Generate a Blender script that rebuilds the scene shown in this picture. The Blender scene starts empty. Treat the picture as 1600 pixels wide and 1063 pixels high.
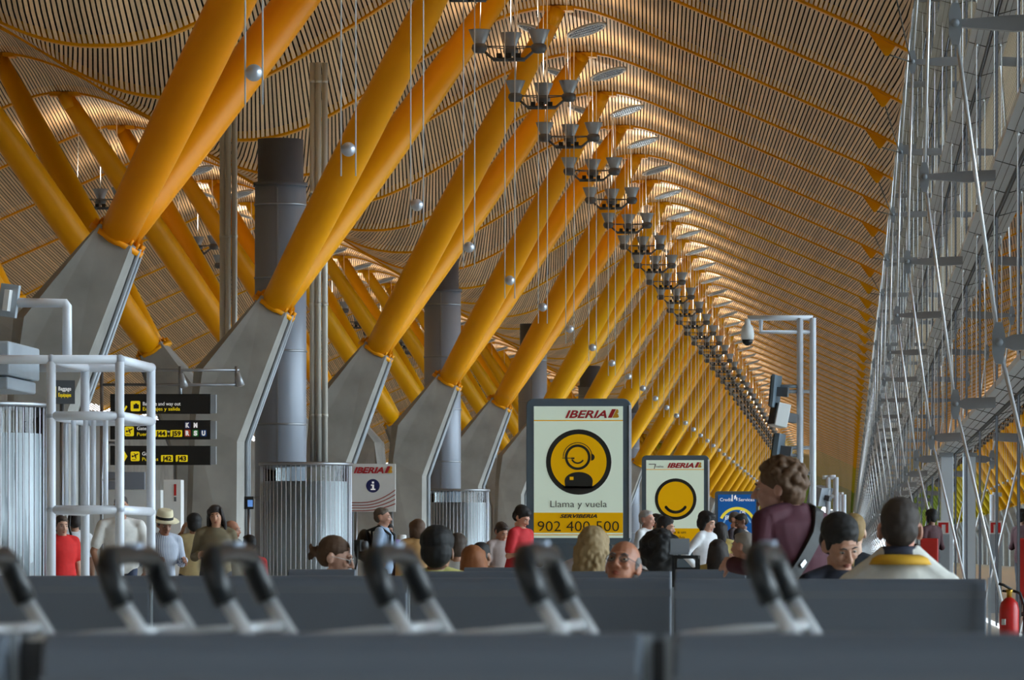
import bpy, bmesh, math, random
from mathutils import Vector, Matrix, Euler, noise
R = math.radians
rnd = random.Random(7)
sc = bpy.context.scene
COL = sc.collection

# ------------------------------------------------------------------ camera
FPX = 7380.0                       # focal length in pixels of the 1600 px wide frame (long lens)
VX, VY = 1326.0, 868.0             # where the hall's long axis vanishes
CAMZ = 1.05                        # the photographer sits
cam_data = bpy.data.cameras.new('camera')
cam = bpy.data.objects.new('camera', cam_data)
COL.objects.link(cam)
cam.location = (0, 0, CAMZ)
cam.rotation_euler = (R(90), 0, 0)
cam_data.sensor_width = 36.0
cam_data.lens = 36.0 * FPX / 1600.0
cam_data.shift_x = (800.0 - VX) / 1600.0
cam_data.shift_y = (VY - 531.5) / 1600.0
cam_data.clip_start = 0.2
cam_data.clip_end = 3000
cam_data.dof.use_dof = True
cam_data.dof.focus_distance = 62.0
cam_data.dof.aperture_fstop = 15.0
sc.camera = cam

# ------------------------------------------------------------------ world, exposure
w = bpy.data.worlds.new('world'); sc.world = w
w.use_nodes = True
nt = w.node_tree
bg = nt.nodes['Background']
bg.inputs['Color'].default_value = (0.80, 0.90, 1.0, 1)
bg.inputs['Strength'].default_value = 7.6
vs = sc.view_settings
sc.display_settings.display_device = 'sRGB'
vs.view_transform = 'Standard'; vs.look = 'None'
vs.exposure = 0.12; vs.gamma = 1.0; vs.use_curve_mapping = False
sc.cycles.max_bounces = 7
sc.cycles.diffuse_bounces = 4
sc.cycles.glossy_bounces = 4
sc.cycles.transparent_max_bounces = 12
sc.cycles.caustics_reflective = False
sc.cycles.caustics_refractive = False
sc.cycles.use_denoising = True
sc.cycles.sample_clamp_indirect = 4.0

# ------------------------------------------------------------------ pixel <-> world
def at(px, py, Y):
    """the point that stands Y metres down the hall behind pixel (px, py)"""
    return Vector(((px - VX) * Y / FPX, Y, CAMZ + (VY - py) * Y / FPX))
def X_(px, Y): return (px - VX) * Y / FPX
def Z_(py, Y): return CAMZ + (VY - py) * Y / FPX

# ------------------------------------------------------------------ mesh builder
class MB:
    def __init__(s): s.v = []; s.f = []; s.m = []; s.cur = 0; s.sm = []; s.smooth = False
    def add(s, vs, fs):
        o = len(s.v); s.v.extend([tuple(v) for v in vs])
        for f in fs:
            s.f.append(tuple(i + o for i in f)); s.m.append(s.cur); s.sm.append(s.smooth)
    def box(s, a, b):
        (x0, y0, z0), (x1, y1, z1) = a, b
        s.add([(x0,y0,z0),(x1,y0,z0),(x1,y1,z0),(x0,y1,z0),(x0,y0,z1),(x1,y0,z1),(x1,y1,z1),(x0,y1,z1)],
              [(0,3,2,1),(4,5,6,7),(0,1,5,4),(1,2,6,5),(2,3,7,6),(3,0,4,7)])
        return s
    def obox(s, c, hx, hy, hz, rot=None):
        m = rot.to_matrix() if isinstance(rot, Euler) else (rot or Matrix.Identity(3))
        c = Vector(c)
        vs = [c + m @ Vector((sx*hx, sy*hy, sz*hz)) for sz in (-1,1) for sx, sy in ((-1,-1),(1,-1),(1,1),(-1,1))]
        s.add(vs, [(0,3,2,1),(4,5,6,7),(0,1,5,4),(1,2,6,5),(2,3,7,6),(3,0,4,7)])
        return s
    def rings(s, rings, caps=True, smooth=True, closed=False):
        n = len(rings[0]); vs = [p for r in rings for p in r]; fs = []
        k = len(rings)
        for i in range(k if closed else k - 1):
            a = i * n; b = ((i + 1) % k) * n
            for j in range(n):
                fs.append((a + j, a + (j+1) % n, b + (j+1) % n, b + j))
        if caps and not closed:
            fs.append(tuple(range(n - 1, -1, -1))); fs.append(tuple((k-1)*n + j for j in range(n)))
        sm = s.smooth; s.smooth = smooth; s.add(vs, fs); s.smooth = sm
        return s
    def tube(s, pts, r, n=10, caps=True, flat=1.0, smooth=True):
        pts = [Vector(p) for p in pts]; k = len(pts)
        rs = r if isinstance(r, (list, tuple)) else [r] * k
        rings = []; prev = None
        for i, p in enumerate(pts):
            if i == 0: d = pts[1] - pts[0]
            elif i == k - 1: d = pts[-1] - pts[-2]
            else: d = (pts[i+1] - p).normalized() + (p - pts[i-1]).normalized()
            d.normalize()
            if prev is None:
                u = d.orthogonal().normalized()
                if abs(d.z) < 0.95: u = Vector((0,0,1)).cross(d).normalized()
                else: u = Vector((1,0,0)) - d * d.x; u.normalize()
            else:
                u = prev - d * prev.dot(d); u.normalize()
            prev = u; v = d.cross(u)
            rings.append([p + (u * math.cos(2*math.pi*j/n) + v * math.sin(2*math.pi*j/n) * flat) * rs[i] for j in range(n)])
        return s.rings(rings, caps, smooth)
    def lathe(s, prof, n=24, c=(0,0,0), axis=(0,0,1), smooth=True, caps=True, closed=False):
        a = Vector(axis).normalized(); u = a.orthogonal().normalized()
        if abs(a.z) > 0.99: u = Vector((1,0,0))
        v = a.cross(u); c = Vector(c)
        rings = [[c + a * z + (u * math.cos(2*math.pi*j/n) + v * math.sin(2*math.pi*j/n)) * max(r, 1e-4) for j in range(n)] for r, z in prof]
        return s.rings(rings, caps, smooth, closed)
    def ell(s, c, r, n=14, m=9, rot=None, jitter=0):
        c = Vector(c); vs = []; fs = []
        mm = rot.to_matrix() if rot is not None else Matrix.Identity(3)
        vs.append(c + mm @ Vector((0,0,-r[2])))
        for i in range(1, m):
            t = math.pi * i / m - math.pi/2
            for j in range(n):
                a = 2*math.pi*j/n
                vs.append(c + mm @ Vector((r[0]*math.cos(t)*math.cos(a), r[1]*math.cos(t)*math.sin(a), r[2]*math.sin(t))))
        vs.append(c + mm @ Vector((0,0,r[2])))
        for j in range(n): fs.append((0, 1 + (j+1) % n, 1 + j))
        for i in range(m - 2):
            for j in range(n):
                a = 1 + i*n; b = a + n
                fs.append((a+j, a+(j+1)%n, b+(j+1)%n, b+j))
        l = 1 + (m-2)*n; t = len(vs) - 1
        for j in range(n): fs.append((l+j, l+(j+1)%n, t))
        sm = s.smooth; s.smooth = True; s.add(vs, fs); s.smooth = sm
        return s
    def prism(s, poly, y0, y1, axis='y', smooth=False):
        """2-D outline (x,z) pushed from y0 to y1 (axis 'y'); axis 'z': outline (x,y); axis 'x': outline (y,z)"""
        def P(p, t):
            if axis == 'y': return (p[0], t, p[1])
            if axis == 'z': return (p[0], p[1], t)
            return (t, p[0], p[1])
        n = len(poly); vs = [P(p, y0) for p in poly] + [P(p, y1) for p in poly]
        fs = [tuple(range(n)), tuple(range(2*n-1, n-1, -1))]
        sm = s.smooth; s.smooth = False
        s.add(vs, fs)
        o = len(s.v) - 2*n; s.smooth = smooth
        for j in range(n):
            s.f.append((o+j, o+n+j, o+n+(j+1)%n, o+(j+1)%n)); s.m.append(s.cur); s.sm.append(smooth)
        s.smooth = sm
        return s
    def mesh(s, name, mats):
        me = bpy.data.meshes.new(name)
        me.from_pydata(s.v, [], s.f); 
        for m in (mats if isinstance(mats, (list, tuple)) else [mats]): me.materials.append(m)
        me.polygons.foreach_set('material_index', s.m)
        me.polygons.foreach_set('use_smooth', s.sm)
        me.validate(); me.update()
        bm = bmesh.new(); bm.from_mesh(me); bmesh.ops.recalc_face_normals(bm, faces=bm.faces[:]); bm.to_mesh(me); bm.free()
        return me
    def build(s, name, mats, parent=None, loc=None, bevel=0, recalc=True):
        o = bpy.data.objects.new(name, s.mesh(name, mats)); COL.objects.link(o)
        if parent is not None: o.parent = parent
        if loc is not None: o.location = loc
        if bevel:
            b = o.modifiers.new('bevel', 'BEVEL'); b.width = bevel; b.segments = 2; b.limit_method = 'ANGLE'
        return o

def empty(name, loc=(0,0,0), rz=0.0, parent=None):
    o = bpy.data.objects.new(name, None); COL.objects.link(o)
    o.location = loc; o.rotation_euler = (0, 0, rz); o.empty_display_size = 0.1
    if parent is not None: o.parent = parent
    return o
def tag(o, label, cat, group=None, kind=None):
    o['label'] = label; o['category'] = cat
    if group: o['group'] = group
    if kind: o['kind'] = kind
    return o
def struct(o): o['kind'] = 'structure'; return o
def kids(o, table):
    return table.get(o.name, [])
def copy_tree(o, parent=None, children=None):
    c = o.copy(); COL.objects.link(c)
    if parent is not None: c.parent = parent
    for ch in CH.get(o.name, []):
        copy_tree(ch, c)
    return c
CH = {}
def index_children(root):
    """remember who hangs under whom (recursively), so that copies can be made without bpy.ops"""
    allo = [x for x in COL.objects]
    for x in allo:
        if x.parent is not None: CH.setdefault(x.parent.name, [])
        if x.parent is not None and x not in CH[x.parent.name]: CH[x.parent.name].append(x)

_scr = []
def scratch(o):
    """evaluate one temporary object in a small scene of its own"""
    if not _scr: _scr.append(bpy.data.scenes.new('scratch'))
    t = _scr[0]; t.collection.objects.link(o); vl = t.view_layers[0]; vl.update()
    me = bpy.data.meshes.new_from_object(o.evaluated_get(vl.depsgraph))
    t.collection.objects.unlink(o)
    return me
ORD = ['first','second','third','fourth','fifth','sixth','seventh','eighth','ninth','tenth','eleventh','twelfth',
       'thirteenth','fourteenth','fifteenth','sixteenth','seventeenth','eighteenth','nineteenth','twentieth']
# ------------------------------------------------------------------ materials
def srgb(r, g, b):
    f = lambda c: (c/12.92 if c <= 0.04045 else ((c+0.055)/1.055)**2.4)
    return (f(r/255), f(g/255), f(b/255), 1)
def mat(name, col, rough=0.5, metal=0.0, var=0.06, scale=6.0, emit=None, estr=0.0, bump=0.0, spec=None, coord='Object', stretch=None):
    m = bpy.data.materials.new(name); m.use_nodes = True
    n = m.node_tree.nodes; l = m.node_tree.links; b = n['Principled BSDF']
    b.inputs['Roughness'].default_value = rough; b.inputs['Metallic'].default_value = metal
    if spec is not None: b.inputs['Specular IOR Level'].default_value = spec
    if var > 0:
        tc = n.new('ShaderNodeTexCoord'); mp = n.new('ShaderNodeMapping'); nz = n.new('ShaderNodeTexNoise')
        mp.inputs['Scale'].default_value = stretch or (1,1,1)
        nz.inputs['Scale'].default_value = scale; nz.inputs['Detail'].default_value = 4
        l.new(tc.outputs[coord], mp.inputs[0]); l.new(mp.outputs[0], nz.inputs['Vector'])
        mx = n.new('ShaderNodeMix'); mx.data_type = 'RGBA'
        mx.inputs[6].default_value = tuple(max(0, c*(1-var*2)) for c in col[:3]) + (1,)
        mx.inputs[7].default_value = tuple(min(1, c*(1+var*2)) for c in col[:3]) + (1,)
        l.new(nz.outputs['Fac'], mx.inputs[0]); l.new(mx.outputs[2], b.inputs['Base Color'])
        if bump:
            bp = n.new('ShaderNodeBump'); bp.inputs['Strength'].default_value = bump
            l.new(nz.outputs['Fac'], bp.inputs['Height']); l.new(bp.outputs[0], b.inputs['Normal'])
    else:
        b.inputs['Base Color'].default_value = col
    if emit is not None:
        b.inputs['Emission Color'].default_value = emit; b.inputs['Emission Strength'].default_value = estr
    return m
M = {}
M['black'] = mat('black_paint', srgb(14,14,15), 0.55, var=0.1)
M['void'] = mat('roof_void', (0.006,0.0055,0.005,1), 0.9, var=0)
M['concrete'] = mat('concrete', srgb(150,149,145), 0.85, var=0.24, scale=1.3, bump=0.04)
M['steel'] = mat('brushed_steel', srgb(150,154,160), 0.38, 0.85, var=0.05, scale=3, stretch=(1,1,0.1))
M['duct'] = mat('duct_sheet_metal', srgb(138,145,158), 0.4, 0.15, var=0.06, scale=2, stretch=(1,1,0.15))
M['duct_dark'] = mat('duct_dark_sheet', srgb(92,93,100), 0.6, 0.2, var=0.05)
M['chrome'] = mat('polished_steel', srgb(205,208,212), 0.18, 1.0, var=0)
M['trolley_steel'] = mat('trolley_steel', srgb(222,226,230), 0.25, 0.3, var=0)
M['galv'] = mat('galvanised_grey', srgb(150,158,166), 0.5, 0.2, var=0.05)
M['white_tube'] = mat('pale_aluminium_tube', srgb(226,232,242), 0.3, 0.0, var=0.03)
M['grey_box'] = mat('grey_blue_sheet', srgb(164,174,184), 0.45, 0.05, var=0.03)
M['lamp_metal'] = mat('lamp_grey_metal', srgb(158,162,168), 0.3, 0.35, var=0.04)
M['lamp_dark'] = mat('lamp_dark_metal', srgb(92,94,98), 0.5, 0.2, var=0.05)
M['cable'] = mat('steel_cable', srgb(215,217,220), 0.3, 0.35, var=0)
M['cable_dark'] = mat('dark_cable', srgb(70,66,58), 0.6, 0.2, var=0)
M['floor'] = mat('polished_limestone', srgb(222,216,204), 0.25, var=0.06, scale=1.5)
M['apron'] = mat('apron_concrete', srgb(150,150,146), 0.9, var=0.05, scale=0.05)
M['seat'] = mat('slate_seat_plastic', srgb(92,100,111), 0.45, var=0.03, scale=2)
M['seat_edge'] = mat('slate_seat_edge', srgb(98,104,113), 0.42, var=0.03)
M['seat_dark'] = mat('dark_seat_gap', srgb(40,44,50), 0.5, var=0.03)
M['rubber'] = mat('black_rubber_grip', srgb(22,26,30), 0.32, var=0.08)
M['brown'] = mat('brown_tray', srgb(98,76,58), 0.5, var=0.08)
M['panel_frame'] = mat('grey_blue_frame', srgb(88,104,116), 0.4, 0.1, var=0.03)
M['red'] = mat('signal_red', srgb(190,26,24), 0.35, var=0.05)
M['red_seat'] = mat('red_leather', srgb(176,28,20), 0.45, var=0.05)
M['white'] = mat('white_paint', srgb(222,224,224), 0.5, var=0.02)
M['panel_grey'] = mat('facade_grey_panel', srgb(206,214,222), 0.5, 0.0, var=0.05, scale=0.6)
M['strut'] = mat('strut_grey', srgb(146,148,152), 0.45, 0.1, var=0.03)
M['dark_line'] = mat('dark_joint', srgb(34,36,40), 0.6, var=0)
M['brass'] = mat('brass_valve', srgb(200,160,70), 0.3, 0.9, var=0)
# yellow paint of the tree columns and ribs: the hall's colour shifts slowly along its length
def yellow(name, c): return mat(name, c, 0.4, var=0.03, scale=0.8, spec=0.22)
YEL = [yellow('amber_paint', srgb(242,152,0)), yellow('golden_paint', srgb(243,164,2)), yellow('yellow_paint', srgb(243,178,5)), yellow('lemon_paint', srgb(206,184,24)), yellow('lime_paint', srgb(130,150,40))]
def ymat(Y): return YEL[0] if Y < 75 else YEL[1] if Y < 150 else YEL[2] if Y < 460 else YEL[3] if Y < 640 else YEL[4]

# bamboo slats: a tone stored per slat
def bamboo(name, base):
    m = bpy.data.materials.new(name); m.use_nodes = True
    n = m.node_tree.nodes; l = m.node_tree.links; b = n['Principled BSDF']
    b.inputs['Roughness'].default_value = 0.5
    at_ = n.new('ShaderNodeAttribute'); at_.attribute_name = 'tone'
    tc = n.new('ShaderNodeTexCoord'); mp = n.new('ShaderNodeMapping'); nz = n.new('ShaderNodeTexNoise')
    mp.inputs['Scale'].default_value = (14, 0.8, 14); nz.inputs['Scale'].default_value = 1.0; nz.inputs['Detail'].default_value = 3
    l.new(tc.outputs['Object'], mp.inputs[0]); l.new(mp.outputs[0], nz.inputs['Vector'])
    ad = n.new('ShaderNodeMath'); ad.operation = 'ADD'; l.new(at_.outputs['Fac'], ad.inputs[0])
    ml = n.new('ShaderNodeMath'); ml.operation = 'MULTIPLY'; ml.inputs[1].default_value = 0.5
    l.new(nz.outputs['Fac'], ml.inputs[0]); l.new(ml.outputs[0], ad.inputs[1])
    mx = n.new('ShaderNodeMix'); mx.data_type = 'RGBA'
    mx.inputs[6].default_value = tuple(c*0.72 for c in base[:3]) + (1,); mx.inputs[7].default_value = tuple(min(1,c*1.22) for c in base[:3]) + (1,)
    l.new(ad.outputs[0], mx.inputs[0]); l.new(mx.outputs[2], b.inputs['Base Color'])
    return m
M['bamboo_dark'] = bamboo('toned_down_slats', srgb(128,108,82))  # bamboo darkened in its colour to offset strong daylight on the upstand
M['bamboo'] = bamboo('bamboo_slats', srgb(228,190,146))

# facade glass: see-through face on, mirror-like at a grazing view
def glass(name, tint, ior=1.6, refl=0.92):
    m = bpy.data.materials.new(name); m.use_nodes = True
    n = m.node_tree.nodes; l = m.node_tree.links
    for x in list(n): n.remove(x)
    o = n.new('ShaderNodeOutputMaterial'); mx = n.new('ShaderNodeMixShader'); fr = n.new('ShaderNodeFresnel')
    tr = n.new('ShaderNodeBsdfTransparent'); gl = n.new('ShaderNodeBsdfGlossy')
    fr.inputs['IOR'].default_value = ior; tr.inputs['Color'].default_value = tint
    gl.inputs['Color'].default_value = (refl, refl, refl, 1); gl.inputs['Roughness'].default_value = 0.0
    l.new(fr.outputs[0], mx.inputs[0]); l.new(tr.outputs[0], mx.inputs[1]); l.new(gl.outputs[0], mx.inputs[2])
    l.new(mx.outputs[0], o.inputs['Surface'])
    return m
M['glass'] = glass('facade_glass', (0.86, 0.92, 0.92, 1))
M['screen_glass'] = glass('clear_glass', (0.9, 0.94, 0.95, 1), 1.45)
# ------------------------------------------------------------------ roof section (read off one rib, Y = 97.15 m)
RIB0 = 97.15; STEP = 9.0
_px = [(336,215),(380,218.7),(429,214.6),(478,198.3),(517,178.8),(543,164),(575,143),(636,108),(670,83),(701,64),(730,48),(760,34),(794,21),(829,12),
       (850,9),(880,7),(900,8.6),(934,17),(969,31),(1003,46),(1038,62),(1072,76),(1107,91),(1141,107),(1175,121),(1210,137),(1244,151.5),
       (1279,167),(1313,182.5),(1348,196.5),(1382,213.5),(1403,225.5)]
_k = RIB0 / FPX
_pts = sorted(((x - VX) * _k, CAMZ + (VY - y) * _k) for x, y in _px)
VALLEY = (372 - VX) * _k
CREST = (878 - VX) * _k
def _interp(x):
    if x <= _pts[0][0]: return _pts[0][1]
    if x >= _pts[-1][0]:
        return _pts[-1][1] - 0.50 * (x - _pts[-1][0])
    for (a, b), (c, d) in zip(_pts, _pts[1:]):
        if a <= x <= c: return b + (d - b) * (x - a) / (c - a)
def _raw(x):
    if x < VALLEY:
        x = 2 * VALLEY - x                       # the next vault mirrors this one about the valley
    if x > CREST + 1e-6 and False: pass
    return _interp(x)
CREST2 = 2 * VALLEY - CREST
def roof_raw(x):
    if x < CREST2: x = CREST2 + (CREST2 - x); x = CREST + (x - CREST2)     # far side falls like the edge by the facade
    elif x < VALLEY: x = 2 * VALLEY - x
    return _interp(x)
def roof_z(x):
    return sum(roof_raw(x + d) for d in (-0.45,-0.22,0,0.22,0.45)) / 5
XR, XL = 1.0, -31.0
# arc-length table
_arc = []; _s = 0; _N = 1600
for i in range(_N + 1):
    x = XR + (XL - XR) * i / _N
    if i: _s += math.hypot(x - _arc[-1][1], roof_z(x) - _arc[-1][2])
    _arc.append((_s, x, roof_z(x)))
def arc_at(s):
    lo, hi = 0, _N
    while hi - lo > 1:
        m = (lo + hi) // 2
        if _arc[m][0] <= s: lo = m
        else: hi = m
    a, b = _arc[lo], _arc[hi]; t = (s - a[0]) / max(1e-9, b[0] - a[0])
    return a[1] + (b[1] - a[1]) * min(1, max(0, t))

def slat_mesh(zfun, xs, drift, name):
    mb = MB(); tone = []
    for (xa, xb) in xs:
        t = rnd.random() ** 1.3 * 0.75
        for seg in range(2):
            y0, y1 = seg * STEP/2, (seg+1) * STEP/2
            ring = []
            for y in (y0, y1):
                a, b = min(xa - drift(xa) * y / STEP, XR), min(xb - drift(xb) * y / STEP, XR)
                za, zb = zfun(a), zfun(b)
                ring.append([(a, y, za + 0.012), (a, y, za), (b, y, zb), (b, y, zb + 0.012)])
            n0 = len(mb.f)
            mb.add(ring[0] + ring[1], [(0,1,5,4),(1,2,6,5),(2,3,7,6)])
            tone += [t] * (len(mb.f) - n0)
    return mb, tone
xs = []; s = -0.9
def arc_x(s): return arc_at(s) if s > 0 else XR - s
while s < _arc[-1][0] - 0.1:
    xs.append((arc_x(s), arc_x(s + 0.053))); s += 0.082
_dr = [(-40,.6),(-24,.6),(-19,.95),(-16,1.3),(-13,1.5),(-11,1.1),(-9.5,.6),(-8,.4),(-5,.42),(-3,.36),(3,.34)]
def skew(x):
    for (a, b), (c, d) in zip(_dr, _dr[1:]):
        if a <= x <= c: return b + (d - b) * (x - a) / (c - a)
    return 0.6
mb, tone = slat_mesh(roof_z, xs, skew, 'ceiling')
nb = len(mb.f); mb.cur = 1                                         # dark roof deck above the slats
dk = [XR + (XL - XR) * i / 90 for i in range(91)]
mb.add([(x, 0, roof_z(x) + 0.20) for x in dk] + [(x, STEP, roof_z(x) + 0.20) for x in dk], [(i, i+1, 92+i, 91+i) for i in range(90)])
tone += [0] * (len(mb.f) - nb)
def with_tone(mb, tone, name, mats):
    me = bpy.data.meshes.new(name); me.from_pydata(mb.v, [], mb.f)
    for m in mats: me.materials.append(m)
    me.polygons.foreach_set('material_index', mb.m)
    a = me.attributes.new('tone', 'FLOAT', 'FACE'); a.data.foreach_set('value', tone)
    me.update(); return me
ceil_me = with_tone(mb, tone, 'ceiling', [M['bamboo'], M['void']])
NR0, NR1 = -12, 112                                                  # ribs, counted from the one at RIB0
for k in range(NR0, NR1):
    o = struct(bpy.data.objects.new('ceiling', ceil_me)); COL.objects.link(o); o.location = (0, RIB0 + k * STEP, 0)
# upper roof strip over the glass facade
UPZ = CAMZ + 16.2
mb = MB(); tone = []
z = CAMZ + 8.55
while z < UPZ - 0.1:                                               # slatted upstand at the roof edge, facing the glass
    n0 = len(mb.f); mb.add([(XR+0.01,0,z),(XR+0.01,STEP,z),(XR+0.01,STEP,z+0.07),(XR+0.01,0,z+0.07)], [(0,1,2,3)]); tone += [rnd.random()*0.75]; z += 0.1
mb.cur = 2
for i in range(6):
    x0 = XR + 0.2*i; n0 = len(mb.f)
    for j in range(3): mb.add([(x0,j*3+.02,UPZ),(x0+.19,j*3+.02,UPZ),(x0+.19,j*3+2.98,UPZ),(x0,j*3+2.98,UPZ)], [(0,1,2,3)])
    tone += [0]*(len(mb.f)-n0)
mb.cur = 1; mb.add([(2.4,0,UPZ+0.05),(XR-0.1,0,UPZ+0.05),(XR-0.1,STEP,UPZ+0.05),(2.4,STEP,UPZ+0.05)], [(0,1,2,3)]); mb.add([(XR-0.05,0,CAMZ+8.6),(XR-0.05,STEP,CAMZ+8.6),(XR-0.05,STEP,UPZ+0.05),(XR-0.05,0,UPZ+0.05)], [(0,1,2,3)]); tone += [0, 0]
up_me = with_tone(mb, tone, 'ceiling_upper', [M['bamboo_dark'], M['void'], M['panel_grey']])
for k in range(NR0, NR1):
    o = struct(bpy.data.objects.new('ceiling_upper', up_me)); COL.objects.link(o); o.location = (0, RIB0 + k * STEP, 0)

# ribs: one yellow wave-shaped beam each 9 m
def rib_mesh():
    mb = MB(); xs = [XR - 0.0 + (XL - XR) * i / 150 for i in range(151)]
    rings = []
    for x in xs:
        z = roof_z(x); rings.append([(x,-0.11,z-0.05),(x,0.11,z-0.05),(x,0.11,z+0.15),(x,-0.11,z+0.15)])
    mb.rings(rings, True, False)
    for e in (0.69,):                                               # bracket plate near the facade end
        z = roof_z(e)
        mb.prism([(e-0.36, roof_z(e-0.36)-0.04),(e+0.10, roof_z(e+0.10)-0.04),(e-0.02, z-0.26),(e-0.08, z-0.26)], -0.04, 0.04)
    return mb
rib_me = {}
for m in YEL: rib_me[m.name] = rib_mesh().mesh('roof_rib', m)
nvis = 0
for k in range(-4, NR1 + 1):
    Y = RIB0 + k * STEP
    o = bpy.data.objects.new('roof_rib', rib_me[ymat(Y).name]); COL.objects.link(o); o.location = (0, Y, 0)
    if k <= -3:
        lab = 'yellow steel roof rib overhead nearest the viewer, above the first tree column' if k == -4 else 'yellow steel roof rib just behind the rib nearest the viewer'
    elif k + 4 < 14: lab = 'yellow wave-shaped roof rib, %s of the row from the nearest one' % ORD[k + 4]
    else: lab = 'small far yellow roof rib deep in the hall, one of a dense run'
    tag(o, lab, 'roof rib', 'yellow wave-shaped roof ribs')
# ------------------------------------------------------------------ tree columns: concrete pier + two leaning steel tubes
XJ, ZJ = -10.15, CAMZ + 4.43
XT = -6.02
TREE0 = 65.65; TSTEP = 18.0
def pier(mirror=1):
    """outline read off the second pier, in metres from the joint (x) and above the floor (z); depth runs along the hall"""
    s = 1
    prof = [(-9.86,ZJ-0.16),(-10.40,ZJ+0.16),(-11.55,CAMZ+3.28),(-11.62,CAMZ+2.4),(-11.72,0.0),(-10.68,0.0),(-10.68,CAMZ+2.0)]
    mb = MB()
    dep = [0.34,0.34,0.62,0.68,0.7,0.7,0.62]
    # three slices across the depth: chamfered front, full middle, chamfered back, so a ridge runs down each face
    cx = sum(p[0] for p in prof)/len(prof)
    rings = []
    for t, sh in ((-1, 0.80), (-0.55, 1.0), (0.55, 1.0), (1, 0.80)):
        ring = []
        for (x, z), d in zip(prof, dep):
            # pull the edges toward the pier's own spine on the outer slices
            spine = -10.15 - max(0.0, min(1.0, (ZJ - z) / 2.6)) * 0.95
            ring.append((spine + (x - spine) * sh, t * d, z))
        rings.append(ring)
    n = len(prof); vs = [p for r in rings for p in r]; fs = []
    for i in range(3):
        for j in range(n): fs.append((i*n+j, i*n+(j+1)%n, (i+1)*n+(j+1)%n, (i+1)*n+j))
    fs.append(tuple(range(n-1,-1,-1))); fs.append(tuple(3*n+j for j in range(n)))
    mb.add(vs, fs)
    st = MB()                                                      # pale steel edge strip up the leaning side
    for y in (-0.13, 0.13):
        st.tube([(-10.64,y,0.02),(-10.64,y,CAMZ+2.0),(-9.84,y,ZJ-0.18)], 0.035, 6)
    return mb, st
def flip(mb, sx, x0=0.0):
    if sx > 0: return mb
    mb.v = [(2*VALLEY - x, y, z) for x, y, z in mb.v]
    return mb
def tube_mb(side):
    top = roof_z(XT) - 0.02
    a = Vector((XJ, side*0.16, ZJ)); b = Vector((XT, side*4.5, top - 0.10))
    mb = MB(); pts = []; rs = []
    for i in range(13):
        t = i / 12; pts.append(a.lerp(b, t))
        r = 0.256 + 0.050 * math.sin(math.pi * min(1, t * 1.3)) if t < 0.72 else 0.0
        if t >= 0.72: r = (0.256 + 0.050*math.sin(math.pi*0.936)) * (1 - (t-0.72)/0.28*0.30)
        rs.append(r)
    mb.tube(pts, rs, 20)
    # flat head plate and seat under the rib
    mb.obox((XT, side*4.5, top - 0.05), 0.36, 0.20, 0.05)
    mb.tube([b - Vector((0.10,0,0.28)), b + Vector((0.02,0,0.05))], [0.22,0.30], 16, flat=0.6)
    return mb
def collar_mb():
    mb = MB()
    d = Vector((XT - XJ, 0, roof_z(XT) - ZJ)).normalized()
    mb.tube([Vector((XJ,0,ZJ)) - d*0.10, Vector((XJ,0,ZJ)) - d*0.02], 0.42, 24, flat=1.0)
    u = Vector((0,1,0)); v = d.cross(u)
    for i in range(18):
        a = 2*math.pi*i/18; c = Vector((XJ,0,ZJ)) + (u*math.cos(a) + v*math.sin(a))*0.37
        mb.tube([c - d*0.02, c + d*0.07], 0.032, 6)
        c2 = Vector((XJ,0,ZJ)) + (u*math.cos(a) + v*math.sin(a))*0.31
        mb.add([c2 + d*0.0, c + d*0.0, c2 + d*0.16], [(0,1,2)])
    return mb
_tm = {}
for sx in (1, -1):
    p, s_ = pier(); _tm[('pier', sx)] = flip(p, sx).mesh('concrete_pier', M['concrete']); _tm[('strip', sx)] = flip(s_, sx).mesh('edge_strip', M['galv'])
    for m in YEL:
        for side in (-1, 1): _tm[('tube', sx, side, m.name)] = flip(tube_mb(side), sx).mesh('steel_tube', m)
        _tm[('collar', sx, m.name)] = flip(collar_mb(), sx).mesh('bolted_collar', m)
def link(name, me, parent):
    o = bpy.data.objects.new(name, me); COL.objects.link(o); o.parent = parent; return o
def tree(sx, Y, label, group):
    r = empty('tree_column', (0, Y, 0)); tag(r, label, 'column', group)
    m = ymat(Y)
    p = link('concrete_pier', _tm[('pier', sx)], r); p['label'] = 'grey concrete leaning pier'
    link('edge_strip', _tm[('strip', sx)], p)
    for side in (-1, 1):
        t = link('steel_tube', _tm[('tube', sx, side, m.name)], r)
    link('bolted_collar', _tm[('collar', sx, m.name)], r)
    return r
for k in range(-1, 57):
    Y = TREE0 + TSTEP * k
    if k < 0: lab = 'yellow twin-tube tree column almost wholly above the frame'
    elif k == 0: lab = 'largest yellow twin-tube tree column on its grey concrete pier, behind the pale tube frame'
    elif k < 12: lab = 'yellow twin-tube tree column leaning right on a concrete pier, %s from the largest one' % ORD[k]
    else: lab = 'tiny far yellow tree column leaning right, packed in the distance'
    tree(1, Y, lab, 'yellow tree columns leaning right')
for k in range(0, 24):
    Y = TREE0 + TSTEP * k
    if k < 9: lab = 'yellow twin-tube tree column leaning left under the far vault, %s from the near end' % ORD[k]
    else: lab = 'small far yellow tree column leaning left, half hidden behind the nearer row'
    tree(-1, Y, lab, 'yellow tree columns leaning left')
# ------------------------------------------------------------------ floor, outside, glass facade
YA, YB = -12.0, 1108.0
XG = 2.2
mb = MB(); mb.box((-60,YA,-0.3),(XG,YB,0.0)); struct(mb.build('floor', M['floor']))
mb = MB(); mb.box((-900,YB,-1.2),(900,2600,-0.6)); mb.box((XG+0.1,-400,-1.2),(900,YB,-0.6)); struct(mb.build('ground', M['apron']))
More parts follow.
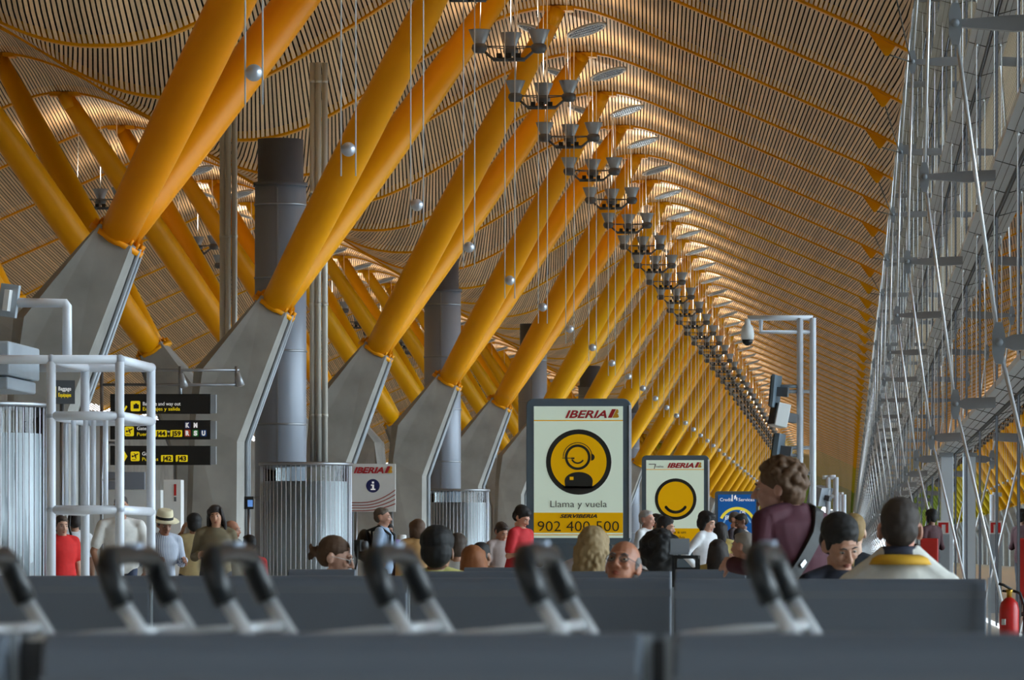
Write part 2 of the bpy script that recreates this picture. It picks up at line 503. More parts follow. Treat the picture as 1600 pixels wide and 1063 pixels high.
# glass panes: one sheet per nine-metre bay
gm = MB(); gm.add([(XG,0.03,0.05),(XG,STEP-0.03,0.05),(XG,STEP-0.03,UPZ),(XG,0.03,UPZ)], [(0,1,2,3)])
gme = gm.mesh('window', M['glass'])
BEAMS = [2.15, 5.1, 8.1, 11.4, 14.8]
fm = MB()                                                          # grey horizontal box beams the struts hold, with dark seams
sm_ = MB()
for zb in BEAMS:
    z = CAMZ + zb
    fm.prism([(XG-0.30, z+0.02),(XG-0.30, z+0.10),(XG-0.004, z+0.24),(XG-0.004, z-0.06)], 0, STEP)
    for y in (0.0, 4.5):
        sm_.prism([(XG-0.305, z+0.015),(XG-0.305, z+0.105),(XG-0.02, z+0.245),(XG-0.02, z-0.066)], y, y+0.035)
    for t in (0.33, 0.66):
        x = XG - 0.30 + 0.28*t; zz = z + 0.02 - 0.08*t
        sm_.box((x-0.003,0,zz-0.004),(x+0.003,STEP,zz+0.004))
    sm_.box((XG-0.03,0,z-0.078),(XG-0.004,STEP,z-0.05))
for y in (0.0,): sm_.box((XG-0.02,y-0.01,0),(XG+0.01,y+0.01,UPZ))
fme, sme = fm.mesh('trim', M['panel_grey']), sm_.mesh('trim_joint', M['dark_line'])
for k in range(NR0, NR1):
    Y = RIB0 + 4.5 + (k - 0.5) * STEP
    n = k - NR0 + 1
    for nm, me in (('window_%d' % n, gme), ('trim_%d' % n, fme), ('trim_%d' % (n + 100), sme)):
        o = struct(bpy.data.objects.new(nm, me)); COL.objects.link(o); o.location = (0, Y, 0)
# cable trusses every 18 m: a cable kinked round three strut ends
CT = [(2.30,0.02),(1.41,CAMZ+2.0),(1.0,CAMZ+5.0),(1.09,CAMZ+8.4),(1.32,CAMZ+11.6),(1.9,UPZ-0.06)]
CT[0] = (2.12, 0.02)
cb = MB()
for (a, b) in zip(CT, CT[1:]): cb.tube([(a[0],0,a[1]),(b[0],0,b[1])], 0.021, 8)
cme = cb.mesh('cable', M['cable'])
ndme = []
for x, z in CT[1:5]:
    nd = MB()
    nd.prism([(x-0.06,z-0.10),(x-0.03,z-0.20),(x+0.035,z-0.20),(x+0.06,z-0.08),(x+0.06,z+0.08),(x+0.035,z+0.19),(x-0.03,z+0.19),(x-0.06,z+0.10)], -0.06, 0.06)
    nd.lathe([(0.04,-0.085),(0.04,0.085)], 14, (x,0,z), (0,1,0))
    ndme.append(nd.mesh('cable_node', M['galv']))
sme_ = []
for x, z in CT[1:5]:
    sb = MB(); sb.prism([(x+0.04,z-0.035),(x+0.04,z+0.035),(1.55,z+0.075),(XG-0.26,z+0.09),(XG-0.26,z-0.05),(1.55,z-0.075)], -0.06, 0.06)
    sme_.append(sb.mesh('strut', M['strut']))
br = MB(); br.tube([(1.06,0.0,CAMZ+8.4),(0.68,-1.25,roof_z(0.69)-0.24)], 0.012, 6); br.tube([(1.06,0,CAMZ+8.4),(0.68,-10.25,roof_z(0.69)-0.24)], 0.012, 6)
brme = br.mesh('brace_rod', M['cable_dark'])
TR0 = 44.4
for k in range(0, 58):
    Y = TR0 + 18 * k
    lab = ('steel cable truss with grey struts along the glass facade, %s from the near end' % ORD[k]) if k < 10 else 'thin far cable truss along the glass facade, one of a dense bundle'
    r = tag(empty('cable_truss', (0, Y, 0)), lab, 'cable truss', 'cable trusses of the facade')
    link('cable', cme, r)
    for me in ndme: link('cable_node', me, r)
    for me in sme_: link('strut', me, r)
    link('brace_rod', brme, r)
# thin hanger rods just inside the glass
hr = MB(); hr.tube([(XG-0.2,0,CAMZ+2.3),(XG-0.2,0,UPZ-0.06)], 0.009, 6); hr.lathe([(0.02,-0.03),(0.03,0),(0.02,0.03)], 8, (XG-0.2,0,CAMZ+5.0)); hr.lathe([(0.02,-0.03),(0.03,0),(0.02,0.03)], 8, (XG-0.2,0,CAMZ+8.0))
hme = hr.mesh('hanger_rod', M['cable'])
for k in range(0, 60):
    Y = 38.0 + 9.0 * k
    if Y > 300: break
    o = bpy.data.objects.new('hanger_rod', hme); COL.objects.link(o); o.location = (0, Y, 0)
    tag(o, 'thin vertical steel hanger rod close to the glass facade between the grey beams', 'rod', 'hanger rods of the facade')
# wall far left; added unseen white wall behind the camera blocks sky, bounces fill
mb = MB(); mb.box((-31.4,YA-0.3,0),(2.5,YA,UPZ+0.3)); struct(mb.build('sky_block_wall', M['white']))
mb = MB(); mb.box((-31.4,YA,0),(-31.0,YB,7.0)); struct(mb.build('wall_left', M['concrete']))
# ------------------------------------------------------------------ lamps, ducts, drums, frames, signs
def spot_up(parent, loc, watts):
    ld = bpy.data.lights.new('uplight_lamp', 'SPOT'); ld.energy = watts; ld.color = (1.0, 0.84, 0.64)
    ld.spot_size = R(165); ld.spot_blend = 0.9; ld.shadow_soft_size = 0.12
    o = bpy.data.objects.new('uplight_lamp', ld); COL.objects.link(o); o.location = loc; o.rotation_euler = (R(180), 0, 0); o.parent = parent
UL = {}
def uplight_meshes():
    cups = [(-0.40, 0.0), (0.41, 0.0), (0.0, 0.38)]
    out = []
    for cx, cy in cups:
        b = MB(); b.lathe([(0.07,0.02),(0.085,0.06),(0.15,0.22),(0.155,0.225),(0.145,0.215),(0.075,0.07),(0.0,0.06)], 20, (cx,cy,0), caps=False)
        h = MB(); h.lathe([(0.0,-0.10),(0.08,-0.09),(0.11,-0.03),(0.10,0.02),(0.05,0.05)], 16, (cx,cy,0))
        out.append(('reflector_bowl', b.mesh('reflector_bowl', M['lamp_metal']), ('ballast', h.mesh('ballast', M['lamp_dark']))))
    f = MB()
    for sx in (-1, 1):
        f.tube([(sx*0.36,0,-0.05),(sx*0.22,0,-0.17),(0,0,-0.19)], 0.022, 6)
    f.tube([(0,0.34,-0.05),(0,0.15,-0.17),(0,0,-0.19)], 0.022, 6)
    for a, b in (((-0.4,0,0),(0.41,0,0)),((-0.4,0,0),(0,0.38,0)),((0.41,0,0),(0,0.38,0))): f.tube([a,b], 0.008, 5)
    f.tube([(-0.22,0,-0.17),(0.22,0,-0.17)], 0.02, 6); f.tube([(-0.22,-0.0,-0.19),(0.22,0,-0.19)], 0.02, 6)
    frame = f.mesh('frame', M['lamp_dark'])
    sp = []
    for x in (-0.13, 0.0, 0.13):
        b = MB(); b.box((x-0.035,-0.07,-0.16),(x+0.035,0.0,-0.10)); sp.append(b.mesh('downlight', M['black']))
    wi = []
    zr = (roof_z(-6.0) - (CAMZ + 9.05) + 0.02) / 1.3
    for x, y in cups:
        b = MB(); b.tube([(x,y,0.05),(x*0.9,y,zr)], 0.006, 5); wi.append(b.mesh('suspension_wire', M['cable']))
    return out, frame, sp, wi
UL = uplight_meshes()
def uplight(X, Y, label, watts, group):
    r = tag(empty('uplight_cluster', (X, Y + 0.30, CAMZ + 9.05)), label, 'ceiling lamp', group); r.scale = (1.3, 1.3, 1.3)
    for nm, me, (n2, me2) in UL[0]:
        c = link(nm, me, r); link(n2, me2, c)
    link('frame', UL[1], r)
    for me in UL[2]: link('downlight', me, r)
    for me in UL[3]: link('suspension_wire', me, r)
    if watts: spot_up(r, (0, 0.1, 0.32), watts)
for k in range(0, 58):
    Y = 83.65 + 9*k
    lab = 'cluster of grey bowl uplights under the vault, %s from the near end' % ORD[k] if k < 14 else 'tiny far uplight cluster, one of the dense string of lamps running down the hall'
    uplight(-6.04, Y, lab, 265 if k < 48 else 0, 'uplight clusters under the right vault')
for k in range(0, 30):
    Y = 119.65 + 9*k
    lab = 'grey uplight cluster under the far left vault, %s from the near end' % ORD[k] if k < 8 else 'tiny uplight cluster far down the left vault, hidden among yellow tubes'
    uplight(2*VALLEY + 6.04, Y, lab, 230, 'uplight clusters under the left vault')
# two hidden-from-frame nearer clusters still light the vault overhead
for k in (-3, -2, -1):
    uplight(-6.04, 83.65 + 9*k, 'grey uplight cluster above the top of the frame, lighting the nearest bay', 265, 'uplight clusters under the right vault')

# silver balls on paired cables
sb = MB(); sb.ell((0,0,0), (0.087,0.087,0.087), 24, 14)
ball = sb.mesh('ball', mat('satin_silver', srgb(186,192,204), 0.3, 0.55, var=0.02))
cbs = []
for s in (-1, 1):
    b = MB(); b.tube([(s*0.088,0,-0.32),(s*0.088,0,roof_z(-6.0)-CAMZ-4.87)], 0.009, 6); cbs.append(b.mesh('hanging_cable', M['cable']))
for k in range(0, 44):
    Y = 47.65 + 9*k
    lab = 'silver ball between two thin cables, %s after the largest down the line' % ORD[k] if 0 < k < 14 else 'largest silver ball, hung between two cables in front of the biggest yellow tubes' if k == 0 else 'tiny far silver ball on paired cables, one of a long line'
    r = tag(empty('hanging_ball', (-6.0, Y, CAMZ + 4.87)), lab, 'hanging ball', 'silver balls hung down the hall')
    link('ball', ball, r)
    for me in cbs: link('hanging_cable', me, r)

# oval roof reflectors, hung in a shallow V either side of each tube head
def oval(mb_ring, mb_gr, sx):
    cx = XT + sx*0.52; zc = roof_z(XT + sx*0.88) - 0.16; n = 28; pts = []
    T = lambda u, v: (cx + 0.39*u, 0.75*v, zc + sx*0.12*u)
    for j in range(n):
        a = 2*math.pi*j/n; pts.append(T(math.cos(a), math.sin(a)))
    mb_ring.tube(pts + [pts[0]], 0.03, 6)
    for i in range(-7, 8):
        t = i/8; hw = math.sqrt(1-t*t); mb_gr.tube([T(t,-hw), T(t,hw)], 0.012, 4)
    for q in (-0.5, 0, 0.5): mb_gr.tube([T(-math.sqrt(1-q*q),q), T(math.sqrt(1-q*q),q)], 0.02, 4)
    mb_ring.tube([T(sx,0), (T(sx,0)[0], 0, roof_z(T(sx,0)[0])+0.02)], 0.012, 5)
    return pts, (cx, 0, zc)
OV = {}
lamp_lit = mat('rooflight_diffuser', srgb(235,238,240), 0.5, var=0, emit=(0.95,0.97,1,1), estr=0.35)
lamp_bright = mat('rooflight_daylit', srgb(255,255,255), 0.5, var=0, emit=(1,0.98,0.92,1), estr=3.2)
for sx in (-1, 1):
    a, g, d = MB(), MB(), MB(); pts, cx = oval(a, g, sx)
    d.add([(p[0],p[1],p[2]+0.028) for p in pts] + [(cx[0],0,cx[2]+0.03)], [(j,(j+1)%28,28) for j in range(28)])
    OV[sx] = (a.mesh('oval_rim', M['white']), g.mesh('grille', M['galv']), d.mesh('diffuser', lamp_lit), d.mesh('diffuser_lit', lamp_bright))
for k in range(-2, 50):
    Y = RIB0 + k*STEP + 1.9
    for sx in (-1, 1):
        for vault in (0, 1):
            if vault and (k < 4 or k > 26): continue
            side = 'right' if sx > 0 else 'left'
            if vault: lab = 'white-rimmed oval roof light under the far left vault, seen nearly edge-on'
            elif k < 12: lab = 'white-rimmed oval roof light, %s of the %s-hand line beside the tube heads' % (ORD[k+2], side)
            else: lab = 'tiny far oval roof light on the %s-hand side of the tube heads' % side
            r = tag(empty('roof_light', (2*VALLEY if vault else 0, Y, 0)), lab, 'roof light', 'oval roof lights along the vault')
            if vault: r.scale = (-1, 1, 1)
            link('oval_rim', OV[sx][0], r); link('grille', OV[sx][1], r)
            lit = (sx > 0 and k in (2, 3, 5, 6, 7, 8, 9, 10, 12, 14))
            link('diffuser', OV[sx][3 if lit else 2], r)

# ventilation ducts
def duct_parts():
    lo = MB(); lo.lathe([(0.49,0.0),(0.49,CAMZ+7.08)], 40)
    se = MB()
    z = 0.75
    while z < CAMZ+7.0:
        se.lathe([(0.49,z-0.02),(0.505,z-0.015),(0.505,z+0.015),(0.49,z+0.02)], 40); z += 1.40
    se.box((-0.012,-0.50,0.02),(0.012,-0.47,CAMZ+7.0))
    up = MB(); up.lathe([(0.52,CAMZ+7.05),(0.52,CAMZ+7.12),(0.435,CAMZ+7.14),(0.435,CAMZ+7.95),(0.38,CAMZ+7.95),(0.38,CAMZ+7.2)], 40, caps=False)
    return lo.mesh('duct_body', M['duct']), se.mesh('flange', M['steel']), up.mesh('outlet', M['duct_dark'])
DU = duct_parts()
for k, lab in enumerate(['wide round grey ventilation duct beside the pale ribbed drum, nearest of its kind',
                         'round grey ventilation duct behind the fourth yellow column, rising above the smaller ribbed drum',
                         'round grey ventilation duct partly behind the large advertising panel, third from the near end',
                         'dark far ventilation duct above the advertising panel', 'far round duct between distant yellow columns']):
    Y = 90.3 + 36*k
    r = tag(empty('ventilation_duct', (-10.86, Y, 0)), lab, 'duct', 'round ventilation ducts')
    for nm, me in zip(('duct_body','flange','outlet'), DU): link(nm, me, r)
# bundles of rain pipes
def pipes(px, Y, z0, z1, lab):
    r = tag(empty('pipe_bundle', (X_(px, Y), Y, 0)), lab, 'pipes')
    for i, dx in enumerate((-0.115, 0.0, 0.115)):
        b = MB(); b.tube([(dx, -0.03 if i == 1 else 0, z0), (dx, -0.03 if i == 1 else 0, z1)], 0.055, 14)
        z = z0 + 0.9
        while z < z1 - 0.3: b.lathe([(0.055,z-0.03),(0.062,z-0.03),(0.062,z+0.03),(0.055,z+0.03)], 14, (dx, -0.03 if i == 1 else 0, 0)); z += 2.1
        b.build('pipe', M['pipe'], r)
M['pipe'] = mat('weathered_pipe', srgb(204,202,194), 0.4, 0.1, var=0.1, scale=2, stretch=(1,1,0.2))
pipes(357, 91.0, 0.0, roof_z(-11.9)-0.12, 'bundle of three tall grey pipes standing left of the nearest duct')
pipes(498, 89.0, CAMZ+1.735, roof_z(-10.1)-0.12, 'bundle of three tall grey pipes rising from the ribbed drum by the nearest duct')

# ribbed glass-and-bar drums
def drum(px, Y, r_, ztop, lab):
    r = tag(empty('ribbed_drum', (X_(px, Y), Y, 0)), lab, 'ventilation drum', 'ribbed ventilation drums')
    i_ = MB(); i_.lathe([(r_*0.90,0),(r_*0.90,ztop-0.35),(0.01,ztop-0.34)], 48); i_.build('inner_cylinder', M['drum_metal'], r)
    g = MB(); g.lathe([(r_*0.955,0.02),(r_*0.955,ztop-0.05)], 60, caps=False); g.build('glass_sleeve', M['screen_glass'], r)
    b = MB()
    for j in range(56):
        a = 2*math.pi*j/56; x, y = r_*math.cos(a), r_*math.sin(a)
        b.tube([(x,y,0.0),(x,y,ztop-0.04)], 0.009, 5)
    b.build('bar_ring', M['white_tube'], r)
    c = MB(); c.lathe([(r_*0.9,ztop-0.06),(r_+0.03,ztop-0.06),(r_+0.035,ztop-0.02),(r_+0.02,ztop),(0.01,ztop+0.01)], 60); c.build('cap_ring', M['steel'], r)
    return r
M['drum_metal'] = mat('drum_sheet', srgb(212,217,222), 0.35, 0.1, var=0.06, scale=1.5, stretch=(1,1,0.1))
drum(478, 88.3, 0.845, CAMZ+1.73, 'pale ribbed cylindrical drum in front of the nearest grey duct')
drum(713, 123.6, 0.845, CAMZ+1.73, 'smaller ribbed cylindrical drum between the information sign and the large advertising panel')
drum(-45, 53.6, 0.875, CAMZ+1.73, 'large ribbed cylindrical drum cut by the frame edge beside the pale tube frame')

# pale tube frame at the left
def tubes(r, name, segs, rad, m):
    for pts in segs:
        b = MB(); b.tube(pts, rad, 14)
        for p in (pts[0], pts[-1]): b.ell(p, (rad*1.12,)*3, 12, 8)
        b.build(name, m, r)
YF, YR = 48.0, 50.1
f0 = tag(empty('tube_frame', (X_(133, 49), 49, 0)), 'pale aluminium tube frame of posts and rails in front of the black direction signs', 'tube frame')
def L(p, o): return tuple(p - Vector(o.location))
def lp(px, py, Y, o, z=None):
    v = at(px, py, Y)
    if z is not None: v.z = z
    return L(v, o)
# true corner columns, so that the box stays square in plan
xa, xb = X_(80, YF), X_(187, YF)
def fp(x, Y, z): return L(Vector((x, Y, z)), f0)
zt, zm, zl = Z_(562, YF), Z_(650, YF), Z_(797, YF)
xc, xd = X_(133, YR), X_(236, YR)
tubes(f0, 'post', [[fp(xa,YF,0),fp(xa,YF,zt)],[fp(xb,YF,0),fp(xb,YF,zt)],[fp(xc,YR,0),fp(xc,YR,zt-0.02)],[fp(xd,YR,0),fp(xd,YR,zt)]], 0.047, M['white_tube'])
tubes(f0, 'rail', [[fp(xa-1.2,YF,zt),fp(xb,YF,zt)],[fp(xb,YF,zt),fp(xd,YR,zt)],[fp(xc-0.55,YR+0.05,zt),fp(xd,YR,zt)],[fp(xa,YF,zt),fp(xc,YR,zt)],
                   [fp(xa,YF,zm),fp(xb,YF,zm)],[fp(xb,YF,zm),fp(xd,YR,zm)],[fp(xc,YR,zm),fp(xd,YR,zm)],[fp(xa,YF,zm),fp(xc,YR,zm)],
                   [fp(xa,YF,zl),fp(xb,YF,zl)],[fp(xb,YF,zl),fp(xd,YR,zl)],[fp(xa,YF,zl),fp(xc,YR,zl)]], 0.047, M['white_tube'])
ym = YF + 1.0
tubes(f0, 'bar', [[fp(X_(px,ym),ym,zl),fp(X_(px,ym),ym,zm)] for px in (103, 115, 134, 146, 165)], 0.027, M['white_tube'])
# lamp arm
arm = [fp(X_(105,YF+0.6),YF+0.6,zt),fp(X_(105,YF+0.6),YF+0.6,Z_(480,YF+0.6)),fp(X_(101,YF+0.6),YF+0.6,Z_(474,YF+0.6)),fp(X_(28,YF+0.6),YF+0.6,Z_(473,YF+0.6))]
b = MB(); b.tube(arm, 0.05, 14); b.build('lamp_arm', M['white_tube'], f0)
p = tag(empty('wall_lamp', at(14, 470, YF+0.6), R(-12)), 'square grey plate lamp on the bent arm above the tube frame', 'lamp')
b = MB(); b.obox((0,0,0), 0.10, 0.03, 0.17, Euler((0,R(8),0))); b.build('back_plate', M['grey_box'], p, bevel=0.005)
b = MB(); b.obox((0.01,-0.06,0.0), 0.03, 0.05, 0.11, Euler((0,R(8),0))); b.build('lamp_tube', M['white'], p, bevel=0.005)
# grey cabinet at the frame edge
yb0, yb1 = 48.14, 49.96
xb1 = X_(62, yb1)
g = tag(empty('equipment_cabinet', (xb1-0.6, 48.7, 0)), 'pale grey equipment cabinet cut by the left edge, behind the tube frame', 'cabinet')
def gl(x, y, z): return L(Vector((x, y, z)), g)
b = MB(); b.box(gl(xb1-1.3,yb0,Z_(596,yb1)), gl(xb1,yb1,Z_(545,yb1))); b.build('body', M['grey_box'], g, bevel=0.02)
b = MB(); b.box(gl(xb1-1.25,yb0+0.1,Z_(617,yb1)), gl(xb1-0.03,yb1-0.05,Z_(598,yb1))); b.build('lower_flange', M['grey_box'], g, bevel=0.02)
for y in (yb0+0.25, yb1-0.25):
    b = MB(); b.tube([gl(xb1-0.8,y,0),gl(xb1-0.8,y,Z_(615,yb1))], 0.04, 10); b.build('leg', M['steel'], g)

# ---- lettering
_fc = {}
def text_mesh(s, size, m, extrude=0.004, offset=0.0, shear=0.0, space=1.0, align='LEFT'):
    cu = bpy.data.curves.new('lettering', 'FONT'); cu.body = s; cu.size = size; cu.extrude = extrude; cu.offset = offset
    cu.shear = shear; cu.space_character = space; cu.align_x = align; cu.resolution_u = 3
    o = bpy.data.objects.new('tmp', cu); me = scratch(o); me.materials.clear(); me.materials.append(m)
    bpy.data.objects.remove(o); bpy.data.curves.remove(cu); me.name = 'lettering'
    return me
def text(s, x, y, z, height, parent, m, width=None, **kw):
    """upright lettering facing the viewer; (x, z) is the left end of the base line, height that of a capital"""
    me = text_mesh(s, height/0.70, m, **kw)
    xs_ = [v.co.x for v in me.vertices]
    o = bpy.data.objects.new('lettering', me); COL.objects.link(o); o.parent = parent
    o.location = (x, y, z); o.rotation_euler = (R(90), 0, 0)
    if width and xs_:
        o.scale = (width / max(1e-6, max(xs_) - min(xs_)), 1, 1)
        o.location.x = x - min(xs_) * o.scale.x
    return o
ink = {k: mat('ink_'+k, c, 0.5, var=0) for k, c in dict(white=srgb(235,235,235), yellow=srgb(242,214,20), black=srgb(18,18,20), red=srgb(176,24,34),
        gold=srgb(214,158,36), navy=srgb(26,34,92), blue=srgb(22,70,140), green=srgb(28,140,54), orange=srgb(204,74,34), grey=srgb(90,92,96), stripe=srgb(160,90,84)).items()}
for k in ('yellow','white'):
    ink[k].node_tree.nodes['Principled BSDF'].inputs['Emission Color'].default_value = ink[k].node_tree.nodes['Principled BSDF'].inputs['Base Color'].default_value
    ink[k].node_tree.nodes['Principled BSDF'].inputs['Emission Strength'].default_value = 0.35

# ---- direction signs
YS = 74.0
fr = tag(empty('sign_frame', (X_(260,YS), YS, 0)), 'thin grey tube stand with two top rails carrying the black direction signs', 'sign stand')
def sp(px, py, o, dy=0.0): return L(at(px, py, YS) + Vector((0,dy,0)), o)
for px, pb in ((157, None), (184, None), (280, 640), (368, 604)):
    b = MB(); q = sp(px, 572, fr, 0.12); b.tube([(q[0],q[1],0 if pb is None else sp(px,pb,fr)[2]),q], 0.028, 10); b.build('post', M['steel'], fr)
for py in (578, 601, 650, 692, 750):
    b = MB(); b.tube([sp(157,py,fr,0.12), sp(372 if py < 640 else 190,py,fr,0.12)], 0.024, 10); b.build('rail', M['steel'], fr)
for px, py in ((286,595),(374,593)):
    b = MB(); c = Vector(sp(px,py,fr,0.02)); b.tube([c + Vector((-0.04,0,0.10)), c + Vector((0.03,-0.05,-0.10))], [0.045,0.06], 12); b.build('spotlight', M['lamp_metal'], fr)
def board(py0, py1, lab):
    o = tag(empty('direction_sign', (X_(252,YS), YS, Z_((py0+py1)/2, YS))), lab, 'sign', 'black direction signs on the tube stand')
    b = MB(); a_, c_ = sp(173,py1,o,-0.05), sp(329,py0,o,0.05); b.box(a_, c_); b.build('sign_board', M['black'], o)
    b = MB(); a_, c_ = sp(329.3,py1-1,o,-0.04), sp(338,py0+1,o,0.04); b.box(a_, c_); b.build('end_cap', M['galv'], o)
    return o
def sq(o, px0, py0, px1, py1, m, dy=-0.055, name='pictogram', rad=0.02):
    b = MB(); a_, c_ = sp(px0,py1,o), sp(px1,py0,o)
    x0, z0, x1, z1 = a_[0], a_[2], c_[0], c_[2]; pts = []
    for cx, cz, a0 in ((x1-rad,z1-rad,0),(x0+rad,z1-rad,90),(x0+rad,z0+rad,180),(x1-rad,z0+rad,270)):
        for t in (0,45,90): pts.append((cx+rad*math.cos(R(a0+t)), cz+rad*math.sin(R(a0+t))))
    b.prism(pts, a_[1]+dy-0.006, a_[1]+dy); return b.build(name, m, o)
def plane_icon(o, px0, py0, px1, py1):
    s = sq(o, px0, py0, px1, py1, ink['yellow'])
    b = MB(); a_, c_ = sp(px0,py1,o), sp(px1,py0,o); w_ = c_[0]-a_[0]; h_ = c_[2]-a_[2]
    P = lambda u, v: (a_[0]+u*w_, a_[2]+v*h_)
    y = a_[1]-0.066
    b.prism([P(.12,.42),P(.22,.40),P(.80,.68),P(.90,.80),P(.78,.80),P(.30,.56),P(.14,.62)], y, y+0.004)
    b.prism([P(.30,.86),P(.38,.84),P(.62,.66),P(.52,.60)], y, y+0.004)
    b.prism([P(.46,.52),P(.60,.58),P(.66,.26),P(.58,.24)], y, y+0.004)
    b.prism([P(.15,.12),P(.60,.12),P(.60,.18),P(.15,.18)], y, y+0.004)
    b.build('aeroplane_mark', ink['black'], o)
def st(o, s, px, py, hpx, m, wpx=None, dy=-0.056, **kw):
    q = sp(px, py, o); return text(s, q[0], q[1]+dy, q[2], hpx*YS/FPX, o, m, width=(wpx*YS/FPX if wpx else None), **kw)
o = board(616, 647, 'top black direction sign, baggage and way out lettering beside a yellow suitcase square')
sq(o, 205,627,220,643, ink['yellow'])
b = MB(); a_, c_ = sp(209.5,639,o), sp(218,632.5,o); b.box((a_[0],a_[1]-0.066,a_[2]),(c_[0],c_[1]-0.062,c_[2])); a_, c_ = sp(212,632.5,o), sp(215.5,630.8,o); b.box((a_[0],a_[1]-0.066,a_[2]),(c_[0],c_[1]-0.062,c_[2])); b.build('suitcase_mark', ink['black'], o)
b = MB(); b.prism([(p[0],p[2]) for p in (sp(188,640,o),sp(194,646,o),sp(200,636,o),sp(198,634,o),sp(194,641,o),sp(190,637,o))], -0.062, -0.056); b.build('arrow_mark', ink['yellow'], o)
st(o, 'Baggage and way out', 224, 634, 5.6, ink['white'], 59); st(o, 'Equipajes y salida', 224, 642, 5.6, ink['yellow'], 58)
o = board(657, 687, 'middle black direction sign, gates J44 to J59 with coloured letter squares')
plane_icon(o, 196,667,210,682)
st(o, 'Gates', 215, 672.5, 5.6, ink['white'], 17); st(o, 'Puertas', 215, 681.5, 5.6, ink['yellow'], 25)
for s_, x0 in (('J44',243),('J59',267)):
    sq(o, x0,672.5,x0+18.5,683, ink['yellow'], rad=0.012); st(o, s_, x0+2, 681.2, 7, ink['black'], 14.5, dy=-0.066, offset=0.004)
st(o, 'to', 262.3, 676, 3.4, ink['white'], 3.6); st(o, 'a', 263, 682.5, 3.6, ink['yellow'], 2.4)
for s_, x0, y0, m in (('K',289,659.5,'navy'),('M',301.5,659.5,'black'),('R',289,672,'orange'),('S',301.5,672,'green'),('U',314,672,'blue')):
    sq(o, x0,y0,x0+9.5,y0+10.5, ink[m], rad=0.012); st(o, s_, x0+2, y0+8.6, 6.8, ink['white'], 5.8, dy=-0.066, offset=0.006)
o = board(697, 727, 'bottom black direction sign, gates J42 and J43 in yellow boxes')
plane_icon(o, 205,706,219,721)
b = MB(); b.prism([(p[0],p[2]) for p in (sp(190,705,o),sp(195,705,o),sp(200,713.5,o),sp(195,722,o),sp(190,722,o),sp(194,713.5,o))], -0.062, -0.056); b.build('arrow_mark', ink['yellow'], o)
st(o, 'Gates', 223, 712, 5.6, ink['white'], 17); st(o, 'Puertas', 223, 720.5, 5.6, ink['yellow'], 25)
for s_, x0 in (('J42',252.5),('J43',275.5)):
    sq(o, x0,711.5,x0+18.5,722, ink['yellow'], rad=0.012); st(o, s_, x0+2, 720.2, 7, ink['black'], 14.5, dy=-0.066, offset=0.004)
# dull sign further left, seen through the frame
YD = 60.0
o = tag(empty('direction_sign', at(98, 613, YD), R(20)), 'dark angled baggage sign seen through the pale tube frame', 'sign')
b = MB(); b.box((-0.17,-0.03,-0.15),(0.15,0.03,0.15)); b.build('sign_board', mat('sign_charcoal', srgb(60,64,68), 0.5), o)
text('Baggage', -0.06, -0.034, 0.02, 0.05, o, ink['white'], width=0.16); text('Equipajes', -0.06, -0.034, -0.06, 0.05, o, ink['yellow'], width=0.16)
b = MB(); b.box((-0.15,-0.036,-0.07),(-0.09,-0.031,0.07)); b.build('pictogram', ink['yellow'], o)
b = MB(); b.tube([(0,0.05,-0.14),(0,0.05,-Z_(613,YD))], 0.03, 10); b.build('post', M['steel'], o)
# ------------------------------------------------------------------ advertising panels, information sign, gate masts
def backlit(name, c, e): 
    m = mat(name, c, 0.6, var=0, spec=0.1); b = m.node_tree.nodes['Principled BSDF']
    b.inputs['Emission Color'].default_value = c; b.inputs['Emission Strength'].default_value = e; return m
BL = {k: backlit('poster_'+k, c, e) for k, c, e in (('mint',srgb(206,222,206),0.3),('yellow',srgb(222,168,8),0.24),('cream',srgb(232,226,200),0.42),('blue',srgb(28,86,156),0.35),('paleyellow',srgb(224,210,70),0.4),('sky',srgb(120,170,215),0.35))}
DARK = mat('poster_dark', srgb(26,26,24), 0.4, var=0)
def rrect(x0, z0, x1, z1, rad, n=5):
    pts = []
    for cx, cz, a0 in ((x1-rad,z1-rad,0),(x0+rad,z1-rad,90),(x0+rad,z0+rad,180),(x1-rad,z0+rad,270)):
        for t in range(n): 
            a = R(a0 + 90*t/(n-1)); pts.append((cx+rad*math.cos(a), cz+rad*math.sin(a)))
    return pts
def disc(mb, cx, cz, r, y, n=48): mb.prism([(cx+r*math.cos(2*math.pi*j/n), cz+r*math.sin(2*math.pi*j/n)) for j in range(n)], y, y+0.003)
def arcband(mb, cx, cz, r0, r1, a0, a1, y, n=24):
    for j in range(n):
        t0, t1 = R(a0+(a1-a0)*j/n), R(a0+(a1-a0)*(j+1)/n)
        mb.prism([(cx+r0*math.cos(t0),cz+r0*math.sin(t0)),(cx+r1*math.cos(t0),cz+r1*math.sin(t0)),(cx+r1*math.cos(t1),cz+r1*math.sin(t1)),(cx+r0*math.cos(t1),cz+r0*math.sin(t1))], y, y+0.003)
